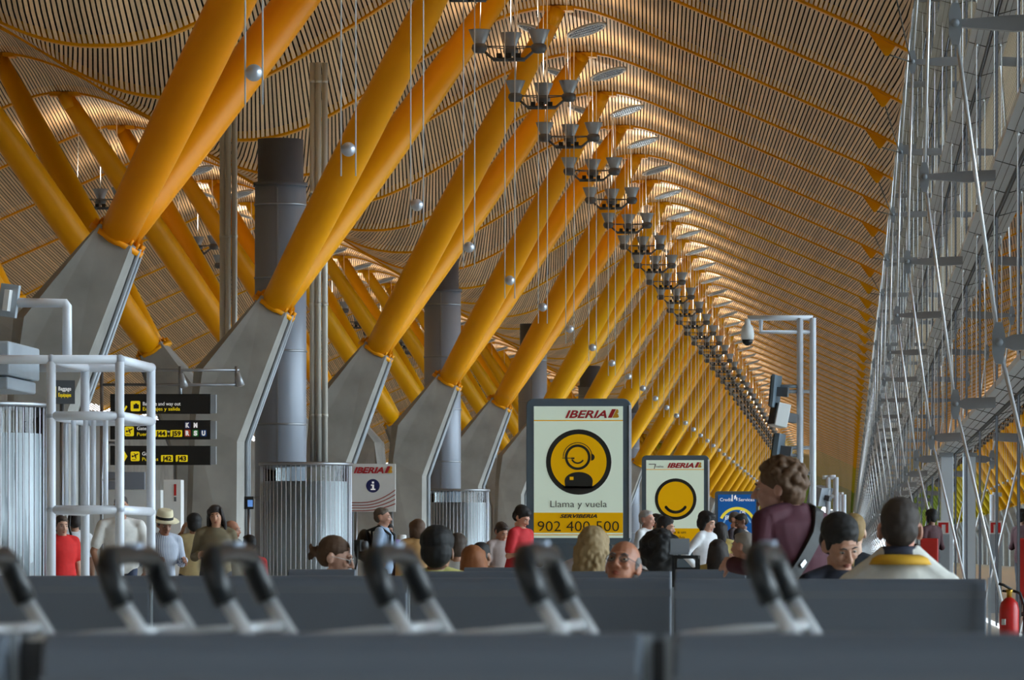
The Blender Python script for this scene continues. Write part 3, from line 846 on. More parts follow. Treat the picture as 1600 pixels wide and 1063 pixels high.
def panel(px0, px1, py0, py1, Y, lab, inner):
    k = Y / FPX; cx = X_((px0+px1)/2, Y)
    o = tag(empty('advertising_panel', (cx, Y, 0)), lab, 'advertising panel')
    hw = (px1-px0)/2*k; z0, z1 = Z_(py1,Y), Z_(py0,Y)
    b = MB(); b.prism(rrect(-hw,z0,hw,z1,0.09,7), -0.10, 0.10); b.build('frame', M['panel_frame'], o, bevel=0.012)
    b = MB(); b.box((hw-0.02,-0.115,z0+0.08),(hw+0.01,-0.09,z1-0.08)); b.build('edge_strip', M['white_tube'], o)
    b = MB(); b.prism(rrect(-0.42,0.0,0.42,z0,0.02,3), -0.09, 0.09); b.build('pedestal', M['panel_frame'], o)
    c = lambda px, py: ((px-(px0+px1)/2)*k, CAMZ + (VY-py)*k)
    b = MB(); p0, p1 = c(*inner[:2]), c(*inner[2:]); b.box((p0[0],-0.108,p1[1]),(p1[0],-0.1,p0[1]))
    po = b.build('poster', BL['mint'] if Y < 130 else BL['blue'], o)
    return o, c, k
def logo_text(o, po, c, k, px, py, wpx, hpx, y, mark=True):
    """slanted red airline lettering with its red and gold double-bar mark"""
    q = c(px, py); t = text('IBERIA', q[0], y, q[1], hpx*k, o, ink['red'], width=wpx*k*0.78, offset=0.0035*k/0.008, shear=0.32)
    b1, b2 = MB(), MB()
    u = lambda s, v: (q[0] + (s*wpx)*k, q[1] + v*hpx*k)
    b1.prism([u(.80,0),u(.875,0),u(.955,1.18),u(.88,1.18)], y-0.006, y-0.002)
    b2.prism([u(.885,0),u(.985,0),u(1.01,.10),u(.995,.50),u(.97,.58),u(1.0,.66),u(1.0,1.05),u(.975,1.18),u(.965,1.18)], y-0.006, y-0.002)
    b1.build('red_bar_mark', ink['red'], o); b2.build('gold_bar_mark', ink['gold'], o)
# large panel
o, c, k = panel(823, 986, 623.5, 851.5, 59.0, 'large grey-framed advertising panel with a yellow call-agent circle and a phone number', (835, 635.5, 974, 841))
yy = -0.112
logo_text(o, None, c, k, 884, 653.5, 83, 11.5, yy)
b = MB(); p0, p1 = c(835,657), c(974,658.6); b.box((p0[0],yy,p1[1]),(p1[0],yy+0.003,p0[1])); b.build('gold_rule', BL['yellow'], o)
cx, cz = c(905, 722.5)
b = MB(); disc(b, cx, cz, 51*k, yy); b.build('dark_ring', DARK, o)
b = MB(); disc(b, cx, cz, 43.5*k, yy-0.004); b.build('yellow_disc', BL['yellow'], o)
b = MB(); hx, hz = c(903.5, 715); arcband(b, hx, hz, 16*k, 20*k, 0, 360, yy-0.008, 40); arcband(b, hx, hz, 22*k, 23.2*k, 10, 180, yy-0.008)
arcband(b, hx, hz+0.5*k, 8.5*k, 11*k, 205, 330, yy-0.008, 14)
p = c(925.5, 715); arcband(b, p[0]-1*k, p[1], 0.1*k, 5.5*k, -90, 90, yy-0.008, 10)
b.box((hx-24*k,yy-0.008,hz-2*k),(hx-8*k,yy-0.005,hz-0.8*k)); b.box((hx-10*k,yy-0.009,hz-3*k),(hx-5*k,yy-0.005,hz-0.5*k))
b.build('headset_face', DARK, o)
b = MB(); pts = []
for a in range(0, 181, 15): pts.append((c(905,0)[0] + 22*k*math.cos(R(a)), c(0,752)[1] + 14*k*math.sin(R(a))))
pts += [c(884.5, 764)]
for a in range(235, 306, 10): pts.append((cx+46*k*math.cos(R(a)), cz+46*k*math.sin(R(a))))
pts += [c(926, 764)]
b.prism(pts, yy-0.008, yy-0.005); b.build('suit_shape', DARK, o)
b = MB(); q = c(893,748); b.box((q[0]-2*k,yy-0.012,q[1]-2.5*k),(q[0]+4*k,yy-0.009,q[1]+2.5*k)); b.build('badge', BL['yellow'], o)
text('Llama y vuela', c(861,793)[0], yy, c(861,793)[1], 10.5*k, o, DARK, width=88*k, offset=-0.001)
b = MB(); p0, p1 = c(835,801.5), c(974,833); b.box((p0[0],yy,p1[1]),(p1[0],yy+0.003,p0[1])); b.build('yellow_band', BL['yellow'], o)
b = MB(); p0, p1 = c(835,835.5), c(974,836.8); b.box((p0[0],yy,p1[1]),(p1[0],yy+0.003,p0[1])); b.build('gold_rule', BL['yellow'], o)
text('SERVIBERIA', c(876,809.5)[0], yy-0.005, c(0,809.5)[1], 5.4*k, o, DARK, width=58*k, offset=0.002, shear=0.3)
text('902 400 500', c(841,830.5)[0], yy-0.005, c(0,830.5)[1], 16*k, o, DARK, width=127*k, offset=-0.001)
# second panel
o, c, k = panel(1003, 1108, 712, 862, 91.0, 'grey-framed advertising panel with a plain yellow smiling face, right of the larger panel', (1010, 719.5, 1100, 854))
logo_text(o, None, c, k, 1043, 731.2, 53, 7.2, yy)
text('vuelos', c(1025,731)[0], yy, c(0,731)[1], 3.4*k, o, ink['grey'], width=12*k)
b = MB(); p0, p1 = c(1014,725.2), c(1024,726.4); b.box((p0[0],yy,p1[1]),(p1[0],yy+0.003,p0[1])); b.prism([c(1022,733),c(1023.2,733),c(1025.5,725.5),c(1024,725.5)], yy, yy+0.003); b.build('grey_mark', ink['grey'], o)
b = MB(); p0, p1 = c(1010,733.6), c(1100,734.6); b.box((p0[0],yy,p1[1]),(p1[0],yy+0.003,p0[1])); b.build('gold_rule', BL['yellow'], o)
cx, cz = c(1056, 780.5)
b = MB(); disc(b, cx, cz, 32.5*k, yy); b.build('dark_ring', DARK, o)
b = MB(); disc(b, cx, cz, 27.5*k, yy-0.004); b.build('yellow_disc', BL['yellow'], o)
b = MB(); arcband(b, cx, cz-2*k, 16*k, 20.5*k, 215, 325, yy-0.008, 16)
for a in (215, 325): disc(b, cx+18.2*k*math.cos(R(a)), cz-2*k+18.2*k*math.sin(R(a)), 2.3*k, yy-0.008, 14)
b.build('smile', DARK, o)
b = MB(); p0, p1 = c(1010,826), c(1100,848); b.box((p0[0],yy,p1[1]),(p1[0],yy+0.003,p0[1])); b.build('yellow_band', BL['yellow'], o)
text('vuela a un', c(1040,834)[0], yy-0.005, c(0,834)[1], 4.5*k, o, DARK, width=32*k); text('vuelo', c(1046,842)[0], yy-0.005, c(0,842)[1], 4.5*k, o, DARK, width=24*k)
# third, blue panel
o, c, k = panel(1117, 1186, 768, 862, 143.0, 'small far advertising panel with a blue poster and a pale yellow arc', (1122, 773, 1181, 855))
text('Credit', c(1125,783.5)[0], yy, c(0,783.5)[1], 5*k, o, ink['white'], width=19*k, offset=0.001); text('Services', c(1154,783.5)[0], yy, c(0,783.5)[1], 5*k, o, ink['white'], width=25*k, offset=0.001)
b = MB(); 
for q in ((1144,776),(1148,778),(1144,781),(1149,776.5),(1151,780)): p = c(*q); b.box((p[0]-0.7*k,yy,p[1]-2.5*k),(p[0]+1.2*k,yy+0.003,p[1]+2.5*k))
b.build('white_mark', ink['white'], o)
q = c(1152, 822); b = MB(); arcband(b, q[0], q[1], 25*k, 29.5*k, 25, 155, yy); b.build('yellow_arc', BL['paleyellow'], o)
b = MB(); arcband(b, q[0], q[1]-3*k, 21*k, 23.5*k, 20, 160, yy); b.build('pale_arc', BL['sky'], o)
text('EUROS', c(1133,812)[0], yy-0.004, c(0,812)[1], 6*k, o, ink['white'], width=26*k, offset=0.003, shear=0.1)
text('OR', c(1156,803)[0], yy-0.004, c(0,803)[1], 5*k, o, ink['white'], width=9*k, offset=0.003)

# information sign
Y = 95.0; k = Y/FPX
o = tag(empty('information_sign', (X_(584,Y), Y, 0)), 'white hanging information sign with a navy i disc, right of the nearest ribbed drum', 'sign')
c = lambda px, py: ((px-584)*k, CAMZ+(VY-py)*k)
b = MB(); p0, p1 = c(548,725), c(618,800); b.box((p0[0],-0.04,p1[1]),(p1[0],0.04,p0[1])); b.build('board', M['white'], o)
yy2 = -0.045
logo_text(o, None, c, k, 553, 739.5, 60, 9, yy2)
b = MB(); q = c(583,759.5); disc(b, q[0], q[1], 10.6*k, yy2); b.build('navy_disc', ink['navy'], o)
b = MB(); P = lambda u, v: (q[0]+u*k, q[1]+v*k)
b.prism([P(-3.5,-6.5),P(4,-6.5),P(4,-4.5),P(1.8,-4.5),P(1.8,2),P(-3,2),P(-3,0.2),P(-1,0.2),P(-1,-4.5),P(-3.5,-4.5)], yy2-0.006, yy2-0.002); b.prism([P(-1.4,3.6),P(1.8,3.6),P(1.8,6.6),P(-1.4,6.6)], yy2-0.006, yy2-0.002); b.build('i_mark', ink['white'], o)
b = MB()
for i in range(4):
    base = 785 + i*4.2
    pts_u = []; pts_l = []
    for t in range(9):
        u = t/8; x = 549 + 69*u; rise = (20 - 4.2*i*0.7) * max(0, u-0.25)**2 / 0.5625
        pts_u.append(c(x, base-rise)); pts_l.append(c(x, base-rise+1.5+0.5*u))
    for t in range(8): b.prism([pts_l[t], pts_l[t+1], pts_u[t+1], pts_u[t]], yy2, yy2+0.003)
b.build('swoosh_stripes', ink['stripe'], o)
for px in (556, 612):
    b = MB(); q = c(px, 800); b.tube([(q[0],0.0,0.0),(q[0],0.0,q[1])], 0.035, 10); b.build('post', M['steel'], o)
# white pillar desk below it
o = tag(empty('white_pillar_sign', (X_(628, 92), 92, 0)), 'low white rounded bollard sign beside the man with a backpack', 'bollard')
b = MB(); b.lathe([(0.09,0),(0.09,CAMZ+0.38),(0.07,CAMZ+0.40)], 16); b.build('bollard_body', M['white'], o)

# cctv and screen masts (gate masts)
def mast(pxa, pxb, pytop, Y, lab, full):
    k = Y/FPX; cx = X_((pxa+pxb)/2, Y); o = tag(empty('gate_mast', (cx, Y, 0)), lab, 'mast', 'gate masts')
    c = lambda px, py: ((px-(pxa+pxb)/2)*k, 0, CAMZ+(VY-py)*k)
    zt = c(0,pytop)[2]; rad = 5.2*k if full else 4.2*k
    for px in (pxa, pxb):
        b = MB(); b.tube([(c(px,0)[0],0,0),(c(px,0)[0],0,zt)], rad, 12); b.build('pole', M['white_tube'], o)
    xa = c(pxa,0)[0]; xb = c(pxb,0)[0]
    if full:
        b = MB(); b.tube([(xb,0,zt),c(1168,pytop)], 4.2*k, 12); b.build('top_arm', M['white_tube'], o)
        b = MB(); b.tube([(xb,0,zt-22*k),c(1189,pytop+22),c(1189,pytop+2)], 3.6*k, 12); b.build('lower_arm', M['white_tube'], o)
        for py in (612, 700, 740, 800):
            b = MB(); b.tube([(xa,0,c(0,py)[2]),(xb,0,c(0,py)[2])], 3*k, 10); b.build('rung', M['white_tube'], o)
        for py in (604, 612, 700, 712):
            b = MB(); b.tube([(xa,0,c(0,py)[2]),c(1212,py)], 3*k, 10); b.build('screen_bracket', M['galv'], o)
        b = MB(); b.obox(c(1252,660), 3.5*k, 3*k, 55*k); b.build('mounting_channel', M['white_tube'], o)
    else:
        b = MB(); b.tube([(xa,0,zt),(xb,0,zt)], rad*0.9, 10); b.build('top_arm', M['white_tube'], o)
        b = MB(); b.tube([(xa-9*k,0,zt),(xa,0,zt)], rad*0.8, 10); b.build('lower_arm', M['white_tube'], o)
        for d in (30, 55): 
            b = MB(); b.tube([(xa,0,zt-d*k),(xb,0,zt-d*k)], rad*0.8, 8); b.build('rung', M['white_tube'], o)
    return o, c, k
o, c, k = mast(1250, 1270, 497, 52.0, 'pale double-pole gate mast with a long top arm carrying a dome camera', True)
d = tag(empty('dome_camera', at(1168, 521, 52.0)), 'white dome security camera hung from the mast arm', 'camera')
b = MB(); b.lathe([(0.03,0.16),(0.035,0.10),(0.06,0.07),(0.075,0.0),(0.068,-0.07)], 18); b.build('housing', M['white'], d)
b = MB(); b.lathe([(0.062,-0.07),(0.052,-0.11),(0.02,-0.135),(0.001,-0.138)], 18); b.build('lens_dome', M['black'], d)
# screens on the mast, seen edge-on
def screen(px, py, w_, h_, dpt, ry, rz, lab, m1, Y=51.8, mt=0.12):
    o = tag(empty('gate_screen', at(px, py, Y), R(rz)), lab, 'screen', 'screens on the gate mast')
    o.rotation_euler = (0, R(ry), R(rz))
    b = MB(); b.box((-w_/2,-dpt/2,-h_/2),(w_/2,dpt/2,h_/2)); b.build('housing', m1, o, bevel=0.008)
    b = MB(); b.box((-w_/2-0.012,-dpt/2+0.015,-h_/2+0.015),(-w_/2-0.001,dpt/2-0.015,h_/2-0.015)); b.build('display', M['black'], o)
    b = MB(); b.box((w_/2,-0.05,-0.05),(w_/2+mt,0.05,0.05)); b.build('mount', M['lamp_dark'], o)
screen(1212, 612, 0.04, 0.36, 0.5, 5, -8, 'topmost grey screen on the gate mast, seen from its edge', M['panel_frame'])
screen(1218, 649, 0.15, 0.26, 0.20, 12, 24, 'white-backed screen with a dark face, middle of the gate mast', M['white'])
screen(1216, 703, 0.06, 0.36, 0.45, 8, -8, 'lowest grey screen on the gate mast above the curly-haired woman', M['panel_frame'])
mast(1294, 1306, 746, 95.0, 'shorter gate mast behind the curly-haired woman, second from the viewer', False)
mast(1312, 1318, 773, 150.0, 'small far gate mast in front of the bright end of the hall', False)
screen(1281, 775, 0.30, 0.38, 0.4, 14, -35, 'grey angled screen behind the curly-haired woman on the second mast', M['galv'], Y=95.0)

# monitor, cabinets and other things along the left
o = tag(empty('wall_monitor', at(390, 786, 82.6)), 'small black monitor with a lit blue page on the side of a pier', 'monitor')
b = MB(); b.box((-0.09,-0.04,-0.11),(0.07,0.04,0.11)); b.build('housing', M['black'], o)
b = MB(); b.box((-0.03,-0.045,-0.07),(0.06,-0.041,0.05)); b.build('lit_page', backlit('screen_blue', srgb(90,130,190), 0.8), o)
b = MB(); b.tube([(-0.02,0.06,0.0),(-0.02,0.06,-Z_(786,82.6))], 0.03, 8); b.build('post', M['steel'], o)
o = tag(empty('service_cabinet', (X_(272,80), 80, 0)), 'tall white service cabinet with a red and white label, below the direction signs', 'cabinet')
b = MB(); b.box((-0.16,-0.15,0),(0.14,0.2,Z_(750,80))); b.build('body', M['white'], o, bevel=0.01)
b = MB(); b.box((0.02,-0.156,Z_(775,80)),(0.06,-0.151,Z_(757,80))); b.build('red_label', M['red'], o)
b = MB(); b.box((0.02,-0.156,Z_(784,80)),(0.06,-0.151,Z_(777,80))); b.build('grey_label', ink['grey'], o)
o = tag(empty('service_counter', (X_(205,86), 86, 0)), 'low white counter wall with a grey screen behind the tube frame', 'counter')
b = MB(); b.box((-0.55,-0.1,0),(0.55,0.25,Z_(766,86))); b.build('body', M['white'], o)
b = MB(); b.box((-0.4,-0.13,Z_(765,86)),(0.26,-0.02,Z_(738,86))); b.build('grey_screen', M['duct'], o)
# ------------------------------------------------------------------ rows of slate seats
def seat(px0, px1, pytop, Y, lab, face=1, group='slate airport seats', n=2):
    """a linked airport seat seen from behind: tall back panel with a rolled top, pad, beam and legs"""
    k = Y/FPX; cx = X_((px0+px1)/2, Y); w = (px1-px0)*k; zt = Z_(pytop, Y)
    o = tag(empty('airport_seat', (cx, Y, 0), 0 if face > 0 else math.pi), lab, 'seat', group)
    b = MB()
    prof = [(0.0,0.40),(-0.015,0.60),(-0.02,zt-0.05),(-0.012,zt-0.015),(0.008,zt),(0.045,zt),(0.062,zt-0.02),(0.06,zt-0.10),(0.07,0.62),(0.10,0.46),(0.08,0.40)]
    b.prism(prof, -w/2, w/2, 'x', smooth=False); b.build('backrest', M['seat'], o, bevel=0.006)
    b = MB(); b.box((-w/2,-0.021,zt-0.075),(w/2,-0.019,zt-0.045)); b.build('top_lip', M['seat_edge'], o)
    b = MB(); b.prism([(0.05,0.38),(0.05,0.44),(0.30,0.45),(0.50,0.46),(0.53,0.43),(0.50,0.38)], -w/2+0.01, w/2-0.01, 'x'); b.build('seat_pad', M['seat_dark'], o, bevel=0.01)
    b = MB(); b.box((-w/2,0.20,0.28),(w/2,0.28,0.36)); b.build('beam', M['steel'], o)
    for s in (-1, 1):
        b = MB(); b.tube([(s*(w/2-0.12),0.24,0.30),(s*(w/2-0.12),0.24,0.03)], 0.03, 10); b.box((s*(w/2-0.12)-0.03,0.02,0.0),(s*(w/2-0.12)+0.03,0.46,0.035)); b.build('leg', M['steel'], o)
    return o
def strip(px, pytop, pybot, Y, wpx, lab, parent=None):
    k = Y/FPX; o = tag(empty('edge_post', (X_(px,Y), Y, 0)), lab, 'post', 'posts between seat backs')
    b = MB(); b.box((-wpx*k/2,-0.012,0.0),(wpx*k/2,0.012,Z_(pytop,Y))); b.build('post_strip', M['galv'], o)
# nearest row
Y0 = 5.1
seat(-230, 8, 990, Y0, 'slate seat back at the bottom left corner, cut by the frame edge')
seat(67, 1003, 990, Y0, 'wide slate seat back across the bottom of the picture, nearest of all')
seat(1052, 1700, 990, Y0, 'slate seat back at the bottom right, nearest row')
for i, (a, b_) in enumerate(((9, 66), (1004, 1051))):
    k = Y0/FPX; o = tag(empty('seat_bracket', (X_((a+b_)/2, Y0), Y0+0.03, 0)), ('dark shaded gap with pale edge at the bottom left, between two near seat backs','dark shaded gap with pale edges, right of the wide nearest seat back')[i], 'bracket')
    hw = (b_-a)*k/2
    b = MB(); b.box((-hw,0.0,0.0),(hw,0.03,Z_(1003,Y0))); b.build('shade_plate', M['seat_dark'], o)  # plate coloured dark for the shade in the gap between seat backs
    for s in ((-1,) if i == 0 else (-1, 1)):
        b = MB(); b.box((s*hw*0.8-0.006,-0.012,0.0),(s*hw*0.8+0.006,0.0,Z_(992,Y0))); b.build('pale_edge', M['galv'], o)
# second row
for px0, px1, py, Y, lab in ((-180,234,900,20.6,'slate seat back behind the two leftmost trolley handles'),(239,636,900,20.6,'slate seat back left of centre behind the trolley handles'),
        (641,1048,903.5,19.0,'slate seat back in the middle, in front of the man with glasses'),(1054,1541,905,18.0,'slate seat back at the right, in front of the man in the white shirt')):
    seat(px0, px1, py, Y, lab)
strip(1051, 918, 990, 18.1, 3.5, 'thin pale post between the middle and right seat backs'); strip(1546, 903, 990, 17.95, 5, 'pale post at the right end of the second seat row')
strip(638.5, 918, 990, 20.5, 3, 'thin pale post behind the third trolley handle from the right'); strip(236.5, 922, 990, 20.5, 3, 'thin pale post beside the second trolley handle from the left')
# rows further back
for px0, px1, py, Y, lab in ((450,555,890,28.0,'slate seat back behind which the woman with sunglasses sits'),(640,888,893,25.3,'slate seat back in front of the black-haired person in yellow'),
        (725,900,887,33.0,'slate seat back below the red-haired head'),(880,1048,893,24.6,'slate seat back below the blonde woman'),(1055,1165,890,26.0,'slate seat back right of the small black table')):
    seat(px0, px1, py, Y, lab, group='slate seats in the rows behind')
# ------------------------------------------------------------------ luggage trolleys nested along the near row
M['grip_label'] = mat('grip_label', srgb(176,188,206), 0.4, var=0)
def trolley(px, py, Y, dYaw, lab, sc_=1.0):
    o = tag(empty('luggage_trolley', (X_(px, Y), Y, 0), dYaw), lab, 'luggage trolley', 'nested luggage trolleys')
    zt = Z_(py, Y)
    # the handle bar runs away from the viewer (local y), uprights lean down to the right (local x)
    def U(y):  # one side
        return [(0.0,y,zt-0.012),(0.02,y,zt-0.03),(0.045,y,zt-0.075),(0.075,y,zt-0.13)]
    hw = 0.18
    g = MB()
    pts = [(0.021,-hw,zt-0.066),(0.010,-hw,zt-0.040),(0.0,-hw+0.006,zt-0.016),(-0.002,-hw+0.03,zt-0.004),(0.0,0,zt),(-0.002,hw-0.03,zt-0.004),(0.0,hw-0.006,zt-0.016),(0.010,hw,zt-0.040),(0.021,hw,zt-0.066)]
    g.tube(pts, [0.0155,0.0165,0.016,0.0145,0.0125,0.0145,0.016,0.0165,0.0155], 14); g.build('grip', M['rubber'], o)
    b = MB(); b.obox((0.003,0.0,zt+0.011), 0.009, 0.028, 0.003); b.build('grip_label', M['grip_label'], o)
    for s in (-1, 1):
        b = MB(); b.tube([(0.019,s*hw,zt-0.060),(0.062,s*hw,zt-0.128),(0.26,s*hw,zt-0.42),(0.46,s*hw*0.95,0.16),(0.52,s*hw*0.9,0.12)], 0.0105, 10); b.build('upright', M['trolley_steel'], o)
    b = MB()
    zb = zt - 0.100
    b.tube([(0.038,-hw,zb),(0.038,hw,zb)], 0.008, 8)
    for y in (-0.2,-0.1,0,0.1,0.2): b.tube([(0.038,y*0.8,zb),(-0.05,y*0.8,zb-0.004),(-0.10,y*0.8,zb-0.010)], 0.004, 6)
    b.tube([(-0.10,-0.16,zb-0.010),(-0.10,0.16,zb-0.010)], 0.005, 6); b.build('basket', M['trolley_steel'], o)
    b = MB(); b.box((-0.09,-0.15,zb-0.030),(0.06,0.15,zb-0.022)); b.build('basket_tray', M['brown'], o)
    b = MB(); b.tube([(0.52,-0.16,0.13),(-0.10,-0.20,0.13),(-0.10,0.20,0.13),(0.52,0.16,0.13)], 0.014, 8); b.tube([(0.2,-0.18,0.13),(0.2,0.18,0.13)], 0.012, 8); b.build('base_frame', M['trolley_steel'], o)
    for wx, wy in ((-0.08,-0.18),(-0.08,0.18),(0.5,0.0)):
        b = MB(); b.lathe([(0.02,-0.018),(0.06,-0.016),(0.06,0.016),(0.02,0.018)], 16, (wx,wy,0.061), (0,1,0)); b.build('wheel', M['black'], o)
    return o
for px, py, Y, yaw, lab in ((-30,866,6.3,-4,'luggage trolley handle at the left edge, mostly outside the picture'),(205,866,6.2,-3,'luggage trolley with black grip, second from the left edge'),
        (362,863,6.3,-3,'luggage trolley with black grip in front of the ribbed drum'),(612,864,6.3,-4,'luggage trolley with black grip in the middle of the line'),
        (842,862,6.3,-4,'luggage trolley with black grip below the large advertising panel'),(1197,862,6.3,-5,'rightmost luggage trolley grip, in front of the woman in maroon')):
    trolley(px, py, Y, R(yaw+1.5), lab)
# small black table
o = tag(empty('side_table', at(1072, 868, 27.0)), 'small black tube table between the rows of seats', 'table'); zt = o.location.z
b = MB(); b.box((-0.075,-0.2,-0.02),(0.075,0.2,0.0)); b.build('top', M['black'], o)
for s in (-1, 1):
    for t in (-1, 1):
        b = MB(); b.box((s*0.066-0.008,t*0.19-0.008,-zt),(s*0.066+0.008,t*0.19+0.008,-0.01)); b.build('leg', M['black'], o)
b = MB(); b.box((-0.06,-0.01,-0.09),(0.06,0.01,-0.07)); b.build('stretcher', M['black'], o)
o = tag(empty('grey_case', at(1067, 866.5, 27.0) + Vector((-0.02,0.05,0.0))), 'grey open case standing on the small black table', 'case')
b = MB(); b.obox((0,0.05,0.045), 0.055, 0.008, 0.045, Euler((R(-10),0,0))); b.build('lid', M['galv'], o); b = MB(); b.box((-0.055,-0.08,0.0),(0.055,0.04,0.012)); b.build('base', M['galv'], o)

# ------------------------------------------------------------------ by the glass: column, cabinets, extinguishers, red seats
o = tag(empty('facade_column', (1.98, 95.0, 0)), 'grey square column standing against the glass facade under the low beam', 'column')
b = MB(); b.box((-0.13,-0.3,0),(0.12,0.3,CAMZ+1.98)); b.build('shaft', M['panel_grey'], o, bevel=0.01)
b = MB(); b.box((-0.16,-0.34,CAMZ+1.98),(0.12,0.34,CAMZ+2.06)); b.build('head_plate', M['galv'], o)
YE = 86.0; k = YE/FPX
o = tag(empty('extinguisher_cabinet', (X_(1474,YE), YE, 0)), 'grey floor cabinet with a red extinguisher pictogram on top, by the glass facade', 'cabinet')
b = MB(); b.box((-0.11,-0.06,0),(0.11,0.10,Z_(835,YE))); b.build('body', M['galv'], o)
b = MB(); b.box((-0.115,-0.065,Z_(835,YE)),(0.115,0.0,Z_(814,YE))); b.build('pictogram_board', M['white'], o)
b = MB(); b.box((-0.09,-0.072,Z_(833,YE)),(-0.03,-0.066,Z_(817,YE))); b.box((0.04,-0.072,Z_(833,YE)),(0.09,-0.066,Z_(817,YE))); b.box((-0.03,-0.072,Z_(820,YE)),(0.04,-0.066,Z_(817,YE))); b.build('red_field', M['red'], o)
def extinguisher(px, pybase, pytop, Y, lab):
    o = tag(empty('fire_extinguisher', (X_(px,Y), Y, 0)), lab, 'fire extinguisher')
    zt = Z_(pytop,Y); zb = zt - 0.50; r_ = 0.083
    b = MB(); b.lathe([(r_*0.9,zb),(r_,zb+0.02),(r_,zt-0.11),(r_*0.85,zt-0.06),(r_*0.45,zt-0.025),(r_*0.25,zt-0.015)], 24); b.build('cylinder', M['red'], o)
    b = MB(); b.lathe([(0.022,zt-0.02),(0.022,zt+0.02),(0.03,zt+0.03),(0.03,zt+0.05)], 14); b.build('valve', M['brass'], o)
    b = MB(); b.tube([(0.02,0,zt+0.05),(-0.05,-0.01,zt+0.09),(-0.09,-0.01,zt+0.10)], 0.012, 8); b.tube([(0.02,0,zt+0.03),(-0.06,-0.01,zt+0.04)], 0.01, 8); b.build('lever', M['black'], o)
    b = MB(); b.tube([(0.03,0,zt+0.04),(0.09,0,zt+0.02),(0.125,0,zt-0.08),(0.125,-0.01,zt-0.3),(0.11,-0.02,zt-0.42)], 0.013, 10); b.build('hose', M['rubber'], o)
    b = MB(); b.obox((-0.05,-0.071,zt-0.22), 0.018, 0.004, 0.025, Euler((0,0,R(-33)))); b.build('label_patch', M['white'], o)
    b = MB(); b.box((-0.09,-0.09,0),(0.09,0.10,zb)); b.build('plinth', M['galv'], o)
extinguisher(1577, 1000, 931, 39.5, 'red fire extinguisher with black hose standing by the glass facade at the right edge')
def redseat(px, py, Y, lab):
    o = tag(empty('red_armchair', (X_(px,Y), Y, 0)), lab, 'seat', 'red seats by the glass')
    zt = Z_(py,Y)
    b = MB(); b.prism([(0.0,0.35),(-0.02,zt-0.02),(0.02,zt),(0.09,zt-0.02),(0.12,0.35)], -0.15, 0.15, 'x'); b.build('backrest', M['red_seat'], o, bevel=0.02)
    b = MB(); b.box((-0.15,0.08,0.30),(0.15,0.45,0.44)); b.build('seat_pad', M['red_seat'], o, bevel=0.02)
    for sx in (-1, 1):
        for y in (0.12, 0.4):
            b = MB(); b.tube([(sx*0.12,y,0.0),(sx*0.12,y,0.31)], 0.018, 8); b.build('leg', M['steel'], o)
redseat(1452, 841, 80.0, 'red leather seat left of the extinguisher cabinet')
# ------------------------------------------------------------------ people
_pm = {}
def pmat(kind, c, rough=0.7, var=0.06, scale=14):
    key = (kind, c)
    if key not in _pm: _pm[key] = mat('%s_%d' % (kind, len(_pm)), srgb(*c), rough, var=var, scale=scale, bump=0.5 if kind == 'hair' else 0.05 if kind == 'cloth' else 0.0, stretch=(1,1,0.16) if kind == 'hair' else None)
    return _pm[key]
_dg_scene = None
def fuse(mb, voxel, smooth=2, noise_amp=0.0, nscale=20):
    """run the pieces together into one continuous skin"""
    me = bpy.data.meshes.new('tmp'); me.from_pydata(mb.v, [], mb.f); me.update()
    bm = bmesh.new(); bm.from_mesh(me); bmesh.ops.recalc_face_normals(bm, faces=bm.faces[:]); bm.to_mesh(me); bm.free()
    o = bpy.data.objects.new('tmp', me)
    m = o.modifiers.new('r', 'REMESH'); m.mode = 'VOXEL'; m.voxel_size = voxel; m.use_smooth_shade = True
    if smooth:
        s = o.modifiers.new('s', 'SMOOTH'); s.iterations = smooth; s.factor = 0.5
    out = scratch(o)
    bpy.data.objects.remove(o); bpy.data.meshes.remove(me)
    if noise_amp:
        k = len(out.vertices); co = [0.0]*(3*k); no = [0.0]*(3*k)
        out.vertices.foreach_get('co', co); out.vertices.foreach_get('normal', no)
        for i in range(0, 3*k, 3):
            d = noise_amp * noise.noise(Vector((co[i]*nscale, co[i+1]*nscale, co[i+2]*nscale)))
            co[i] += no[i]*d; co[i+1] += no[i+1]*d; co[i+2] += no[i+2]*d
        out.vertices.foreach_set('co', co); out.update()
    out.polygons.foreach_set('use_smooth', [True] * len(out.polygons))
    return out
def put(name, me, m, parent):
    me.materials.clear(); me.materials.append(m); me.name = name
    o = bpy.data.objects.new(name, me); COL.objects.link(o); o.parent = parent; return o

def torso(mb, J, grow=0.0, bottom=None, top=1.0, wide=1.0):
    """lofted trunk along pelvis - waist - chest - shoulders - neck base"""
    P, W, C, S, N = J['pelvis'], J['waist'], J['chest'], J['shoulder'], J['neck0']
    right = J['right']
    secs = [(P - (W-P)*0.55, 0.135, 0.10), (P, 0.165*wide, 0.118), (W, 0.142*wide, 0.105*wide), ((W+C)/2, 0.158*wide, 0.115*wide), (C, 0.172*wide, 0.118), (S - (S-C)*0.25, 0.178*wide, 0.10), (S + (N-S)*0.25, 0.12, 0.075), (N, 0.062, 0.062)]
    if bottom is not None: secs = [q for q in secs[bottom:]]
    rings = []; n = 22
    for i, (c, a, b) in enumerate(secs):
        d = (secs[min(i+1, len(secs)-1)][0] - secs[max(i-1, 0)][0]).normalized()
        f = d.cross(right).normalized()
        rings.append([c + right*((a+grow)*math.cos(2*math.pi*j/n)) + f*((b+grow)*math.sin(2*math.pi*j/n)) for j in range(n)])
    mb.rings(rings)
def limb(mb, pts, rs, grow=0.0, n=12):
    mb.tube(pts, [r + grow for r in rs], n)
    for p, r in zip(pts, rs): mb.ell(p, (r+grow,)*3, 10, 7)
